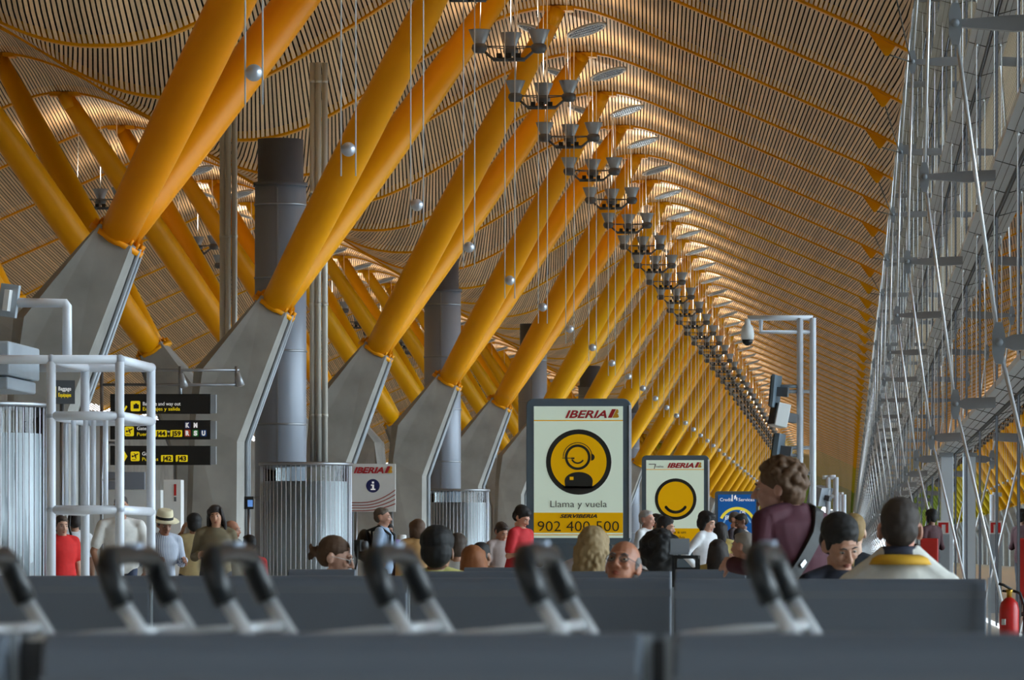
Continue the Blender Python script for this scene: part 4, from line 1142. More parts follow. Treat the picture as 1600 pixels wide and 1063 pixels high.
def hand(mb, wrist, d, palmdir, curl=0.5, s=1.0, side=1):
    """palm, four unequal fingers with a bend, and a thumb from the side of the palm"""
    d = d.normalized(); pn = (palmdir - d*palmdir.dot(d)).normalized(); w_ = d.cross(pn)*side
    a, b = wrist, wrist + d*0.085*s
    rings = []
    for t, wd, th in ((0,0.026,0.018),(0.35,0.036,0.017),(0.75,0.042,0.015),(1.0,0.040,0.012)):
        c = a.lerp(b, t); rings.append([c + w_*(wd*s*math.cos(2*math.pi*j/12)) + pn*(th*s*math.sin(2*math.pi*j/12)) for j in range(12)])
    mb.rings(rings)
    for off, ln in ((-0.030,0.060),(-0.010,0.076),(0.011,0.082),(0.031,0.074)):
        p0 = b + w_*off*s - d*0.012*s; L1, L2, L3 = ln*0.48*s, ln*0.32*s, ln*0.26*s
        d1 = (d + pn*curl*0.5).normalized(); d2 = (d + pn*curl*1.3).normalized(); d3 = (d + pn*curl*2.2).normalized()
        p1 = p0 + d1*(L1+0.012*s); p2 = p1 + d2*L2; p3 = p2 + d3*L3
        mb.tube([p0,p1,p2,p3], [0.0098*s,0.009*s,0.0082*s,0.0062*s], 8)
    t0 = a + d*0.022*s + w_*0.026*s; t1 = t0 + (d*0.55 + w_*0.75 + pn*0.35).normalized()*0.038*s; t2 = t1 + (d*0.9 + w_*0.25 + pn*0.5).normalized()*0.032*s
    mb.tube([t0 - w_*0.012*s, t0, t1, t2], [0.013*s,0.0125*s,0.0105*s,0.0075*s], 8)
def head_parts(mb, s=1.0, jaw=1.0, old=False):
    """head in its own frame: origin mid-skull, face toward -y, chin at z -0.115"""
    E = lambda c, r: mb.ell(tuple(q*s for q in c), tuple(q*s for q in r), 16, 11)
    E((0,0.018,0.032),(0.074,0.096,0.086)); E((0,0.0,0.0),(0.070,0.088,0.075))
    E((0,-0.030,-0.045),(0.058*jaw,0.060,0.070)); E((0,-0.058,-0.092),(0.026*jaw,0.022,0.022)); E((0.0,-0.02,-0.075),(0.05*jaw,0.05,0.04))
    E((0,-0.080,0.022),(0.052,0.014,0.012)); E((0.034,-0.070,-0.030),(0.022,0.02,0.02)); E((-0.034,-0.070,-0.030),(0.022,0.02,0.02))
    mb.tube([Vector((0,-0.086,0.012))*s, Vector((0,-0.103,-0.018))*s, Vector((0,-0.113,-0.036))*s], [0.009*s,0.011*s,0.013*s], 8)
    E((0,-0.112,-0.038),(0.0145,0.011,0.010)); E((0.013,-0.098,-0.041),(0.009,0.010,0.008)); E((-0.013,-0.098,-0.041),(0.009,0.010,0.008))
    for sx in (-1, 1):
        mb.ell((sx*0.078*s,0.020*s,-0.012*s), (0.010*s,0.022*s,0.034*s), 10, 8, Euler((0,0,sx*R(-18))))
        mb.ell((sx*0.074*s,0.010*s,-0.034*s), (0.008*s,0.010*s,0.012*s), 8, 6)
def hair_parts(mb, style, s=1.0):
    E = lambda c, r: mb.ell(tuple(q*s for q in c), tuple(q*s for q in r), 16, 11)
    g = random.Random(sum(ord(c) for c in style) + 3)
    if style in ('short', 'short_full'):
        E((0,0.026,0.044),(0.081,0.099,0.085)); E((0,0.055,0.0),(0.074,0.068,0.075)); E((0,-0.04,0.085),(0.058,0.045,0.034))
        for sx in (-1,1): E((sx*0.068,0.002,0.02),(0.013,0.03,0.045))
        if style == 'short_full': E((0,0.03,0.06),(0.092,0.106,0.085)); E((0,0.06,0.0),(0.085,0.072,0.085))
    elif style == 'crop':
        E((0,0.024,0.041),(0.0775,0.097,0.083)); E((0,0.052,-0.005),(0.073,0.066,0.068)); E((0,-0.03,0.085),(0.052,0.045,0.027))
    elif style == 'balding':
        E((0,0.060,-0.005),(0.074,0.060,0.052))
        for sx in (-1,1): E((sx*0.066,0.025,0.008),(0.016,0.045,0.042))
    elif style in ('bob', 'long', 'wavy'):
        E((0,0.026,0.046),(0.088,0.106,0.088)); E((0,0.060,-0.01),(0.088,0.066,0.10)); E((0,-0.035,0.088),(0.062,0.05,0.034))
        for sx in (-1,1): E((sx*0.076,0.01,-0.025),(0.021,0.045,0.10)); E((sx*0.07,-0.03,0.045),(0.02,0.04,0.05))
        if style != 'bob':
            mb.rings([[Vector((w_*math.cos(2*math.pi*j/14), y+d*math.sin(2*math.pi*j/14), z))*s for j in range(14)] for z,w_,d,y in ((0.0,0.09,0.06,0.06),(-0.10,0.10,0.055,0.062),(-0.20,0.095,0.045,0.075),(-0.29,0.06,0.03,0.08))])
            for sx in (-1,1): mb.tube([Vector((sx*0.078,0.0,0.02))*s, Vector((sx*0.09,-0.008,-0.10))*s, Vector((sx*0.085,-0.012,-0.24))*s], [0.022*s,0.026*s,0.016*s], 8)
        if style == 'wavy':
            for i in range(60):
                a = g.uniform(0.0, math.pi); z = g.uniform(-0.24, -0.02)
                E((0.092*math.cos(a), 0.05+0.066*math.sin(a), z),(0.016,0.016,0.03))
    elif style in ('curly', 'bigcurl'):
        k = 1.0 if style == 'curly' else 1.22
        E((0,0.032,0.045),(0.092*k,0.108*k,0.092*k)); E((0,0.07,-0.02),(0.085*k,0.07*k,0.085*k))
        for i in range(150):
            a = g.uniform(0, 2*math.pi); t = g.uniform(-0.7, 1.45)
            x, y, z = math.cos(t)*math.cos(a), math.cos(t)*math.sin(a), math.sin(t)
            if y < -0.35 and z < 0.55: continue
            rr = g.uniform(0.015, 0.024)*k
            E((x*0.095*k, 0.034+y*0.110*k, 0.035+z*0.098*k),(rr,rr,rr))
    elif style == 'bun':
        E((0,0.026,0.044),(0.081,0.100,0.084)); E((0,0.058,0.0),(0.076,0.068,0.075)); E((0,0.135,0.0),(0.032,0.034,0.032)); E((0,0.10,0.005),(0.03,0.04,0.028))
        for i in range(14): E((g.uniform(-.03,.03),0.14+g.uniform(-.02,.03),g.uniform(-.045,.03)),(0.010,0.010,0.018))
    elif style == 'ponytail':
        E((0,0.026,0.044),(0.081,0.100,0.084)); E((0,0.058,0.0),(0.076,0.068,0.072))
        mb.tube([Vector((0,0.115,0.03))*s, Vector((0,0.145,-0.02))*s, Vector((0,0.135,-0.12))*s, Vector((0,0.12,-0.24))*s], [0.024*s,0.032*s,0.028*s,0.010*s], 10)

def person(label, px, pytop, Y, yaw, pose='sit', skin=(196,150,122), hair=('short',(40,32,28)), shirt=((120,120,120),'long'), trousers=(44,46,54),
           pitch=0, turn=0, tilt=0, lean=0, arms=None, wide=1.0, near=False, hat=None, extras=(), hs=1.0, slope=0.0, hunch=0.0, hshift=(0,0,0)):
    ztop = Z_(pytop, Y)
    hair_up = {'curly':0.02,'bigcurl':0.045,'bob':0.012,'long':0.012,'wavy':0.012,'short_full':0.012}.get(hair[0] if hair else '', 0.004) + (0.06 if hat else 0)
    o = empty('person', (X_(px, Y), Y, 0), R(yaw)); tag(o, label, 'person')
    V = Vector
    # ---- joints in the body's frame: facing -y
    if pose == 'sit':
        hb = ztop - hair_up*hs; pel = 0.50
        k = max(0.75, (hb - pel) / 0.80)
        ln = R(lean)
        up = V((0, -math.sin(ln), math.cos(ln)))
        P = V((0, 0, pel)); top_len = (hb - pel) / max(0.5, math.cos(ln))
    else:
        hb = ztop - hair_up*hs; pel = hb * 0.545; k = hb / 1.72
        ln = R(lean); up = V((0, -math.sin(ln), math.cos(ln))); P = V((0, 0.0, pel))
        top_len = (hb - pel) / max(0.5, math.cos(ln))
    kk = top_len / 0.785
    J = dict(pelvis=P, waist=P + up*0.15*kk, chest=P + up*0.32*kk, shoulder=P + up*0.46*kk, neck0=P + up*0.525*kk, right=V((1,0,0)))
    for q in ('chest','shoulder','neck0'): J[q] = J[q] + V((0,0,hunch * {'chest':0.2,'shoulder':0.4,'neck0':1.0}[q]))
    hc = J['neck0'] + V((0, -math.sin(ln)*0.5 - 0.02, 1)).normalized() * (0.145*kk)     # mid skull
    hc.z = hb - 0.118*hs; hc = hc + V(hshift)
    HR = Euler((R(pitch), R(tilt), R(turn)), 'XYZ').to_matrix()
    HM = Matrix.Translation(hc) @ HR.to_4x4()
    shw = 0.185*wide*min(1.08, max(0.9, kk))
    sh = {s: J['shoulder'] + V((s*shw, 0, -0.01 - slope)) for s in (-1, 1)}
    hip = {s: P + V((s*0.092, 0, -0.03)) for s in (-1, 1)}
    if pose == 'sit':
        knee = {s: P + V((s*0.12, -0.43, 0.0)) for s in (-1, 1)}; ank = {s: V((s*0.12, -0.45, 0.09)) for s in (-1, 1)}
    else:
        knee = {s: V((s*0.095, -0.015, pel*0.53)) for s in (-1, 1)}; ank = {s: V((s*0.10, 0.015, 0.085)) for s in (-1, 1)}
    A = {}
    for s in (-1, 1):
        spec = (arms or {}).get(s) or (arms or {}).get(0) or ('lap' if pose == 'sit' else 'down')
        S0 = sh[s]
        if spec == 'down': el = S0 + V((s*0.045, 0.02, -0.29*kk)); wr = el + V((s*0.01, -0.05, -0.25*kk)); dr = V((0,-0.25,-1))
        elif spec == 'lap': el = S0 + V((s*0.06, -0.04, -0.27*kk)); wr = el + V((-s*0.10, -0.22, -0.06)); dr = V((-s*0.4,-1,-0.1))
        elif spec == 'bent': el = S0 + V((s*0.06, 0.03, -0.28*kk)); wr = el + V((-s*0.05, -0.24, 0.03)); dr = V((-s*0.3,-1,0.1))
        elif spec == 'hip': el = S0 + V((s*0.17, 0.10, -0.22*kk)); wr = P + V((s*0.19, 0.02, 0.08)); dr = V((-s*0.3,-0.8,-0.5))
        elif spec == 'face': el = S0 + V((s*0.02, -0.22, -0.18*kk)); wr = hc + V((s*0.045, -0.13, -0.165)); dr = V((-s*0.55,0.0,0.85))
        elif spec == 'camera': el = S0 + V((s*0.07, -0.19, -0.17*kk)); wr = hc + V((s*0.075, -0.22, -0.075)); dr = V((-s*0.25,-0.2,0.9))
        elif spec == 'hair': el = S0 + V((s*0.13, -0.17, -0.10*kk)); wr = hc + V((s*0.135, -0.05, -0.10)); dr = V((-s*0.25,0.1,1))
        elif spec == 'fold': el = S0 + V((s*0.06, -0.03, -0.27*kk)); wr = J['chest'] + V((-s*0.05, -0.20, -0.04)); dr = V((-s*1,-0.1,0.1))
        else: el, wr, dr = S0 + V(spec[0]), S0 + V(spec[1]), V(spec[2])
        A[s] = (S0, el, wr, dr)
    vox = 0.008 if near else 0.013
    # ---- body
    b = MB(); torso(b, J, 0, None, wide=wide)
    nk = J['neck0'] - up*0.03
    b.tube([nk, hc + HR @ V((0,0.022,-0.075))*hs], [0.060*hs, 0.054*hs], 14)
    h = MB(); head_parts(h, hs); h.v = [tuple(HM @ V(v)) for v in h.v]; b.add(h.v, h.f)
    for s in (-1, 1):
        limb(b, [hip[s], knee[s], ank[s]], [0.082, 0.056, 0.040])
        b.tube([ank[s], ank[s] + V((0,-0.10,-0.05)), ank[s] + V((0,-0.17,-0.06))], [0.042,0.036,0.022], 10)
        S0, el, wr, dr = A[s]
        limb(b, [S0 + V((-s*0.02,0,0.0)), el, wr], [0.052*min(1,kk), 0.040, 0.027])
    hb_ = MB()
    for s in (-1, 1):
        S0, el, wr, dr = A[s]; hand(hb_ if not near else hb_, wr - dr.normalized()*0.01, dr, V((-s*0.8,-0.3 if pose!='sit' else -0.1,-0.3)), 0.55, 0.95, s)
    if not near:
        me = fuse(b, vox, 2)
        bm = bmesh.new(); bm.from_mesh(me)
        t = bpy.data.meshes.new('t'); t.from_pydata(hb_.v, [], hb_.f); t.polygons.foreach_set('use_smooth', [True]*len(t.polygons)); bm.from_mesh(t); bpy.data.meshes.remove(t)
        bmesh.ops.recalc_face_normals(bm, faces=bm.faces[:]); bm.to_mesh(me); bm.free()
    else:
        b.add(hb_.v, hb_.f); me = fuse(b, 0.0055, 2)
    body = put('body', me, pmat('skin', skin, 0.5, 0.05, 10), o)
    # ---- eyes, brows, mouth
    def hp(build, name, m):
        q = MB(); build(q); q.v = [tuple(HM @ V(v)) for v in q.v]; return q.build(name, m, o)
    for s in (-1, 1):
        hp(lambda q: q.ell((s*0.031*hs,-0.079*hs,-0.002*hs),(0.0135*hs,0.009*hs,0.0055*hs),12,8), 'eye', M['eye_white'])
        hp(lambda q: q.ell((s*0.031*hs,-0.0865*hs,-0.002*hs),(0.006*hs,0.0035*hs,0.0052*hs),10,7), 'iris', M['iris'])
        hp(lambda q: q.tube([V((s*0.013,-0.091,0.018))*hs,V((s*0.03,-0.092,0.024))*hs,V((s*0.048,-0.082,0.018))*hs],[0.003*hs,0.0042*hs,0.002*hs],6), 'eyebrow', pmat('hair', hair[1] if hair else (60,50,45)))
    hp(lambda q: (q.tube([V((-0.022,-0.083,-0.069))*hs,V((0,-0.092,-0.066))*hs,V((0.022,-0.083,-0.069))*hs],[0.002*hs,0.0058*hs,0.002*hs],8), q.tube([V((-0.019,-0.083,-0.075))*hs,V((0,-0.090,-0.077))*hs,V((0.019,-0.083,-0.075))*hs],[0.002*hs,0.006*hs,0.002*hs],8)), 'lips', pmat('lips', tuple(int(c*f) for c, f in zip(skin, (0.86,0.68,0.66))), 0.5))
    # ---- hair
    if hair:
        q = MB(); hair_parts(q, hair[0], hs); q.v = [tuple(HM @ V(v)) for v in q.v]
        me = fuse(q, 0.006 if near else 0.010, 1, 0.006 if hair[0] in ('curly','bigcurl','wavy') else 0.003, 34)
        hob = put('hair', me, pmat('hair', hair[1], 0.45, 0.25, 60), o)
    if hat:
        q = MB(); q.lathe([(0.165,0.045),(0.155,0.058),(0.098,0.065),(0.094,0.12),(0.085,0.165),(0.06,0.175),(0.0,0.165)], 26, (0,0.015,0)); q.lathe([(0.168,0.043),(0.10,0.052),(0.02,0.055)], 26, (0,0.015,0))
        q.v = [tuple(HM @ V(v)) for v in q.v]; ho = q.build('straw_hat', pmat('straw', hat, 0.7), o)
        q = MB(); q.lathe([(0.100,0.066),(0.0985,0.098)], 26, (0,0.015,0), caps=False); q.v = [tuple(HM @ V(v)) for v in q.v]; q.build('hat_band', M['black'], ho)
    # ---- clothes
    q = MB(); torso(q, J, 0.016, 1 if pose == 'sit' else 0, wide=wide)
    for s in (-1, 1):
        S0, el, wr, dr = A[s]
        if shirt[1] == 'short': limb(q, [S0, S0.lerp(el, 0.72)], [0.062*min(1,kk), 0.056], 0.006)
        elif shirt[1] == 'long': limb(q, [S0, el, el.lerp(wr, 0.92)], [0.060*min(1,kk), 0.050, 0.036], 0.006)
        elif shirt[1] == 'three': limb(q, [S0, el, el.lerp(wr, 0.35)], [0.060*min(1,kk), 0.050, 0.045], 0.006)
    q.ell(J['neck0'] - up*0.045, (0.085, 0.08, 0.035), 14, 8)
    for s in (-1, 1): q.tube([J['neck0'] - up*0.03 + V((s*0.03,0.012,0)), J['neck0'].lerp(sh[s], 0.55) + V((0,0.015,-0.008)), sh[s] + V((-s*0.01,0.005,0.005))], [0.058,0.060,0.060], 12)
    me = fuse(q, vox*1.05, 2, 0.006, 9)
    sh_ob = put('shirt', me, pmat('cloth', shirt[0], 0.8, 0.07, 22) if len(shirt) < 3 else shirt[2], o)
    q = MB()
    for s in (-1, 1): limb(q, [hip[s], knee[s], ank[s] + V((0,0,0.0))], [0.090, 0.066, 0.054], 0.004)
    q.ell(P + V((0,0,-0.01)), (0.165*wide, 0.125, 0.10), 16, 10)
    put('trousers', fuse(q, 0.014, 2, 0.004, 9), pmat('cloth', trousers, 0.8, 0.06, 20), o)
    for s in (-1, 1):
        q = MB(); q.tube([ank[s] + V((0,0.05,-0.045)), ank[s] + V((0,-0.06,-0.042)), ank[s] + V((0,-0.15,-0.055)), ank[s] + V((0,-0.20,-0.062))], [0.042,0.044,0.036,0.020], 12, flat=1.0)
        q.v = [(x, y, max(z, 0.004)) for x, y, z in q.v]; q.build('shoe', M['black'], o)
    for e in extras: e(o, J, HM, A, up, hs)
    return o, J, HM, A
M['eye_white'] = mat('eye_white', srgb(176,164,154), 0.3, var=0)
M['iris'] = mat('iris_dark', srgb(30,22,18), 0.2, var=0)
# stripes for one shirt
def striped(name, a, b_, scale=60):
    m = bpy.data.materials.new(name); m.use_nodes = True; n = m.node_tree.nodes; l = m.node_tree.links; p = n['Principled BSDF']; p.inputs['Roughness'].default_value = 0.8
    tc = n.new('ShaderNodeTexCoord'); wv = n.new('ShaderNodeTexWave'); wv.inputs['Scale'].default_value = scale; wv.inputs['Distortion'].default_value = 0.6; wv.bands_direction = 'X'
    mx = n.new('ShaderNodeMix'); mx.data_type = 'RGBA'; mx.inputs[6].default_value = srgb(*a); mx.inputs[7].default_value = srgb(*b_)
    l.new(tc.outputs['Object'], wv.inputs[0]); l.new(wv.outputs['Fac'], mx.inputs[0]); l.new(mx.outputs[2], p.inputs['Base Color']); return m
# small things people wear
def glasses(dark=False):
    def f(o, J, HM, A, up, hs):
        q = MB()
        for s in (-1, 1):
            pts = [Vector((s*0.033+0.022*math.cos(a), -0.096, -0.004+0.016*math.sin(a)))*hs for a in [2*math.pi*i/16 for i in range(17)]]
            q.tube(pts, 0.0016, 6); q.tube([Vector((s*0.055,-0.094,0))*hs, Vector((s*0.08,-0.03,0.002))*hs, Vector((s*0.082,0.02,0.0))*hs], 0.0016, 6)
        q.tube([Vector((-0.011,-0.098,-0.002))*hs, Vector((0.011,-0.098,-0.002))*hs], 0.0016, 6)
        q.v = [tuple(HM @ Vector(v)) for v in q.v]; g = q.build('glasses', M['white'] if dark else M['lamp_dark'], o)
        for s in (-1, 1):
            q = MB(); q.ell((s*0.033*hs,-0.0965*hs,-0.004*hs),(0.021*hs,0.002*hs,0.015*hs),14,8); q.v = [tuple(HM @ Vector(v)) for v in q.v]
            q.build('lens', M['black'] if dark else M['screen_glass'], g)
    return f
def collar(c1, c2=None, r=0.075):
    def f(o, J, HM, A, up, hs):
        n0 = J['neck0'] - up*0.035
        q = MB(); q.lathe([(r+0.018,0.0),(r+0.006,0.038),(r-0.006,0.044),(r-0.014,0.02)], 24, n0, up); q.build('collar', pmat('cloth', c1), o)
        if c2:
            q = MB(); q.lathe([(r+0.066,-0.030),(r+0.048,-0.004),(r+0.026,0.010),(r+0.02,-0.02)], 24, n0, up); q.build('collar_band', pmat('cloth', c2), o)
    return f
def earring(o, J, HM, A, up, hs):
    q = MB(); q.ell((-0.083,0.01,-0.055),(0.006,0.006,0.007),8,6); q.v = [tuple(HM @ Vector(v)) for v in q.v]; q.build('earring', M['chrome'], o)

BK, DB, BR, GR = (18,16,16), (38,28,24), (78,54,36), (150,146,142)
# ---- near figures
wm, J, HM, A = person('woman in a maroon top with curly brown hair, standing in profile', 1246, 716, 23.4, -132, 'stand', (188,142,124), ('curly',(92,66,44)), ((70,23,38),'long'), (40,36,44),
       pitch=4, arms={-1:'bent',1:'bent'}, wide=1.22, near=True, extras=(earring,), hs=1.06, lean=6, turn=36, hunch=0.01, hshift=(0.04,-0.05,0.0))
# her bag and strap
bg_ = tag(empty('shoulder_bag', wm.location, wm.rotation_euler.z), 'black shoulder bag on a wide strap across the back of the woman in maroon', 'bag')
S = J['shoulder']; P0 = J['pelvis']; pts = []
def back_y(x, z, sgn=1):
    ax = (S.y - P0.y) * (z - P0.z) / (S.z - P0.z) + P0.y; f = max(0.0, 1 - (x/0.265)**2)
    return ax + sgn * (0.150 * math.sqrt(f)) * (1.0 if z < S.z - 0.08 else max(0.55, 1 - (z - S.z + 0.08) * 3.2))
pts.append(Vector((-0.105, back_y(-0.105, S.z-0.06, -1), S.z-0.02))); pts.append(Vector((-0.112, S.y, S.z+0.070)))
for t in range(13):
    a = t/12; x = -0.115 + 0.33*a; z = S.z + 0.045 - 0.40*a
    pts.append(Vector((x, back_y(x, z), z)))
q = MB(); rings = []
for i, p in enumerate(pts):
    d = (pts[min(i+1,14)] - pts[max(i-1,0)]).normalized(); n_ = Vector((0,1,0)) if i > 1 else Vector((0,0.1,1)) if i == 1 else Vector((0,-1,0.2)); n_ = (n_ - d*n_.dot(d)).normalized(); sd = d.cross(n_).normalized()*(1 if i else -1)
    rings.append([p + sd*0.034 - n_*0.012, p - sd*0.034 - n_*0.012, p - sd*0.034 + n_*0.010, p + sd*0.034 + n_*0.010])
q.rings(rings, True, False); q.build('strap', M['black'], bg_)
q = MB(); q.obox((0.245, 0.06, S.z-0.53), 0.055, 0.15, 0.12); q.build('bag_body', M['black'], bg_, bevel=0.02)
q = MB(); q.obox(pts[10] + Vector((0.0,0.016,0)), 0.02, 0.004, 0.010, Euler((0,R(40),0))); q.build('buckle', M['chrome'], bg_)
person('brown-haired man in a white shirt with yellow and navy collar, seen from behind', 1406, 777, 18.55, 180, 'sit', (206,150,128), ('crop',(52,42,36)), ((226,224,216),'long'), near=True, wide=1.0,
       extras=(collar((40,44,62),(222,168,40),0.072),), hs=1.02, slope=0.045, hunch=0.06)
person('dark-haired man in navy looking down, between the woman in maroon and the man in white', 1309, 808, 22.4, 24, 'sit', (186,140,116), ('short_full',(26,24,24)), ((34,38,52),'long'), pitch=26, tilt=-6, near=True, lean=4, wide=0.95)
person('balding man with glasses resting his chin on his hand, behind the middle seat back', 973, 842, 21.4, -14, 'sit', (170,112,84), ('balding',(110,106,104)), ((70,74,84),'long'), near=True, arms={1:'face',-1:'lap'}, extras=(glasses(),), tilt=4, pitch=-20, hs=0.96)
person('person with thick black hair and a yellow collar, seen from behind', 684, 824, 26.0, 176, 'sit', (150,110,86), ('short_full',(16,15,16)), ((206,198,120),'short'), extras=(collar((214,206,130),None,0.07),), hs=1.05, near=True)
person('woman with a brown hair bun and white sunglasses, in black, raising a camera', 525, 839, 28.6, 84, 'sit', (206,160,138), ('bun',(84,60,42)), ((18,18,20),'short'), arms={0:'camera'}, pitch=14, extras=(glasses(True),), near=True)
cm = tag(empty('compact_camera', at(561, 853, 28.6), R(84)), 'small black camera held up by the woman with the hair bun', 'camera')
q = MB(); q.box((-0.055,-0.02,-0.035),(0.055,0.02,0.035)); q.build('camera_body', M['black'], cm, bevel=0.004)
q = MB(); q.lathe([(0.028,0.0),(0.028,0.03),(0.022,0.034)], 14, (0,-0.02,0), (0,-1,0)); q.build('lens', M['lamp_dark'], cm)
q = MB(); q.tube([(-0.055,0,0.0),(-0.06,0.0,-0.10),(-0.058,0.02,-0.19)], 0.006, 6); q.build('wrist_strap', M['black'], cm)
person('woman with long wavy blond hair in a pale lilac top, seen from behind', 926, 822, 28.0, 172, 'sit', (206,164,140), ('wavy',(150,126,88)), ((196,192,204),'long'), near=True, tilt=-4, wide=1.1, hunch=0.07)
person('person with a big mass of black curly hair, right of the man with glasses', 1030, 829, 30.0, 190, 'sit', (150,110,90), ('bigcurl',(14,13,15)), ((200,200,206),'short'), hs=1.02)
person('person with orange-brown long hair, seen from behind above the seats', 740, 852, 34.5, 178, 'sit', (206,164,140), ('long',(134,78,38)), ((120,84,52),'long'), tilt=3)
person('grey-haired person with short hair facing left, beside the woman in maroon', 1161, 831, 40.0, -120, 'sit', (176,124,102), ('crop',(138,130,124)), ((30,30,34),'long'))
person('long dark-haired woman seated in the shade, left of the grey-haired person', 1122, 843, 44.0, 175, 'sit', (170,126,104), ('long',(34,24,20)), ((196,178,110),'long'))
person('dark-haired man in a brown top, right of the orange-haired head', 753, 847, 40.0, 160, 'sit', (150,108,84), ('crop',(30,26,26)), ((124,82,50),'long'))
person('brown-haired person between the black-haired head and the orange-haired head', 714, 835, 44.0, 190, 'sit', (176,130,104), ('short_full',(62,48,38)), ((180,176,170),'long'))
person('blond woman with a ponytail in a dark jacket, behind the man in navy', 1334, 803, 31.0, 176, 'sit', (200,160,136), ('ponytail',(140,112,66)), ((34,38,48),'long'), wide=0.95)
# ---- standing and seated figures further away
p59, J, HM, A = person('balding man in a pale blue shirt with a black backpack, facing right', 598, 793, 59.0, 82, 'stand', (186,138,116), ('crop',(96,84,74)), ((150,170,196),'short'), arms={0:'bent'})
bp = tag(empty('backpack', p59.location, p59.rotation_euler.z), 'black backpack on the back of the man in the pale blue shirt', 'backpack')
q = MB(); q.ell((0,0.235,J['chest'].z-0.03),(0.15,0.10,0.21),16,12); q.ell((0,0.30,J['chest'].z-0.10),(0.11,0.06,0.11),12,8); put('bag_body', fuse(q, 0.014, 2), M['black'], bp)
for s in (-1, 1):
    q = MB(); q.tube([(s*0.08,0.16,J['chest'].z-0.14),(s*0.115,0.17,J['shoulder'].z+0.02),(s*0.11,0.02,J['shoulder'].z+0.075),(s*0.11,-0.125,J['shoulder'].z-0.03),(s*0.14,-0.12,J['chest'].z-0.16),(s*0.14,0.12,J['chest'].z-0.2)], 0.018, 8); q.build('strap', M['black'], bp)
person('person in purple behind the man with the backpack', 606, 817, 63.0, 20, 'stand', (150,104,80), ('short',(30,24,22)), ((116,84,150),'short'), arms={0:'fold'})
person('child in dark clothes between the bollard and the woman in tan', 637, 848, 60.0, -20, 'sit', (176,128,104), ('short',(40,30,26)), ((60,34,40),'long'), hs=0.9)
person('woman with brown hair in a tan top, left of the smaller ribbed drum', 652, 811, 55.0, 200, 'stand', (196,150,120), ('bob',(86,62,46)), ((176,136,86),'long'))
person('dark-haired man in a red polo shirt looking down, left of the large advertising panel', 807, 792, 57.0, 62, 'stand', (196,142,116), ('short_full',(28,24,24)), ((188,32,40),'short'), trousers=(24,24,28), pitch=30, lean=8, arms={0:'bent'})
person('man in a checked grey shirt bending beside the smaller ribbed drum', 776, 817, 62.0, 40, 'stand', (176,122,98), ('short',(60,48,42)), ((156,140,136),'short'), pitch=26, lean=12)
person('brown-haired woman just behind the man in the red polo shirt', 817, 818, 63.0, -20, 'stand', (176,128,106), ('bob',(58,42,34)), ((70,58,54),'long'), arms={0:'bent'})
person('white-haired man in a white polo shirt, left of the smiling face panel', 1011, 797, 60.0, 60, 'stand', (206,150,128), ('crop',(176,172,168)), ((222,222,222),'short'))
person('dark-haired person half hidden behind the white-haired man', 1027, 803, 66.0, 60, 'stand', (176,128,104), ('short',(24,20,20)), ((90,84,84),'long'))
person('dark-haired man in a grey-blue shirt facing right, in front of the smiling face panel', 1041, 808, 58.0, 70, 'stand', (186,138,112), ('short_full',(28,24,24)), ((104,112,126),'short'), pitch=6)
person('woman with a black bob and white cardigan by the smiling face panel', 1099, 799, 56.0, 64, 'stand', (206,158,134), ('bob',(20,18,20)), ((216,216,220),'long'), pitch=16, arms={-1:'hip',1:'bent'}, lean=5)
person('woman with long dark hair in pale yellow, facing the blue panel', 1126, 816, 64.0, 165, 'stand', (186,140,116), ('long',(34,26,24)), ((214,194,120),'short'))
person('man with greying cropped hair in a dark shirt, in front of the blue panel', 1149, 800, 76.0, 70, 'stand', (186,136,112), ('crop',(96,90,88)), ((62,52,58),'short'), pitch=12)
person('dark-skinned man in a white shirt bowing his head toward the left, by the blue panel', 1168, 803, 72.0, -70, 'stand', (120,80,62), ('crop',(22,20,20)), ((218,218,220),'long'), pitch=20, lean=10)
person('person in dark red beside the blue panel, between two bowed heads', 1156, 826, 70.0, 150, 'stand', (150,104,84), ('short',(24,20,20)), ((130,24,36),'long'))
person('black-haired person in a dark maroon top near the glass facade, behind a red seat', 1455, 795, 80.9, -130, 'stand', (150,110,90), ('bob',(18,16,18)), ((60,22,28),'long'), arms={0:'bent'})
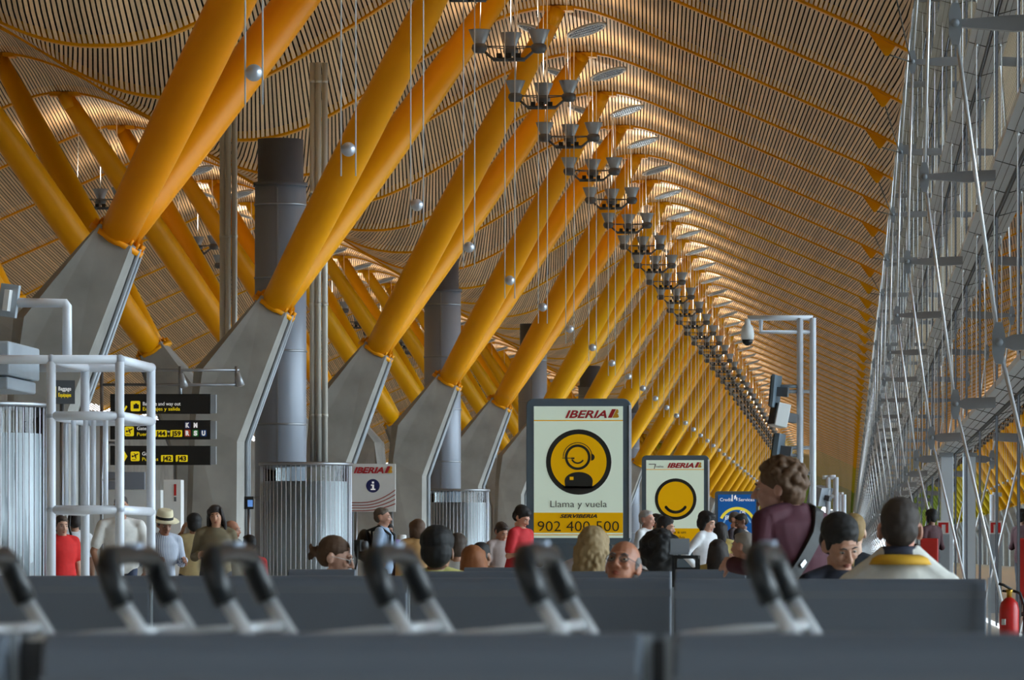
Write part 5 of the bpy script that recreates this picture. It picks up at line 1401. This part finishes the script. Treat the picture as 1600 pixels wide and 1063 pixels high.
# ---- left group
person('man in a white T-shirt leaning forward behind the pale tube frame', 189, 774, 47.0+5.4, 10, 'stand', (160,112,86), ('crop',(46,38,34)), ((222,220,216),'short'), trousers=(50,60,84), wide=1.1, lean=8, arms={-1:((-0.10,-0.03,-0.29),(-0.05,-0.16,-0.50),(0.1,-0.5,-1)),1:((0.10,-0.03,-0.29),(0.05,-0.16,-0.50),(-0.1,-0.5,-1))})
person('man in a straw hat and a striped shirt, right of the pale tube frame', 250, 795, 53.6, 28, 'stand', (160,110,86), ('short',(50,42,38)), ((200,206,214),'long',striped('striped_shirt',(222,226,232),(120,136,168),16)), hat=(226,214,180), pitch=16, lean=16, arms={0:'bent'}, trousers=(20,20,24))
person('woman with long dark hair in an olive shirt, looking toward the viewer', 337, 789, 53.0, 8, 'stand', (190,140,112), ('long',(34,24,22)), ((110,98,74),'long'), tilt=-8, arms={-1:'bent',1:'bent'}, turn=-6)
person('black-haired person with a hand raised to the hair, left of the woman in olive', 303, 803, 56.0, 195, 'stand', (176,130,102), ('short_full',(20,18,20)), ((186,166,120),'short'), arms={1:'hair',-1:'down'})
person('bald older man looking right, behind the woman in olive', 363, 813, 58.0, 70, 'stand', (176,124,100), ('balding',(120,114,110)), ((96,90,78),'long'))
person('person in a bright red T-shirt behind the left post of the tube frame', 96, 806, 55.0, 30, 'stand', (190,146,122), ('short',(70,56,46)), ((206,28,26),'short'), arms={0:'down'})
person('person in a white shirt with a tan bag, seen between the frame posts', 116, 800, 56.5, 200, 'stand', (176,132,108), ('short',(40,32,30)), ((214,216,220),'short'))
tb = tag(empty('tan_bag', at(121, 868, 56.30)), 'tan shoulder bag hanging beside the person in white between the frame posts', 'bag')
q = MB(); q.ell((0,0,0),(0.10,0.07,0.17),14,10); put('bag_body', fuse(q,0.012,2), pmat('leather',(140,112,78)), tb)
q = MB(); q.tube([(-0.05,0,0.14),(-0.10,0,0.34),(-0.09,0.03,0.50)], 0.014, 8); q.build('strap', M['black'], tb)
person('dark-haired person in a red jacket, left of the nearest ribbed drum', 389, 836, 60.0, 215, 'sit', (150,108,86), ('short',(22,20,20)), ((170,28,32),'long'))

# tidy up the scratch scene
for t in _scr: bpy.data.scenes.remove(t)
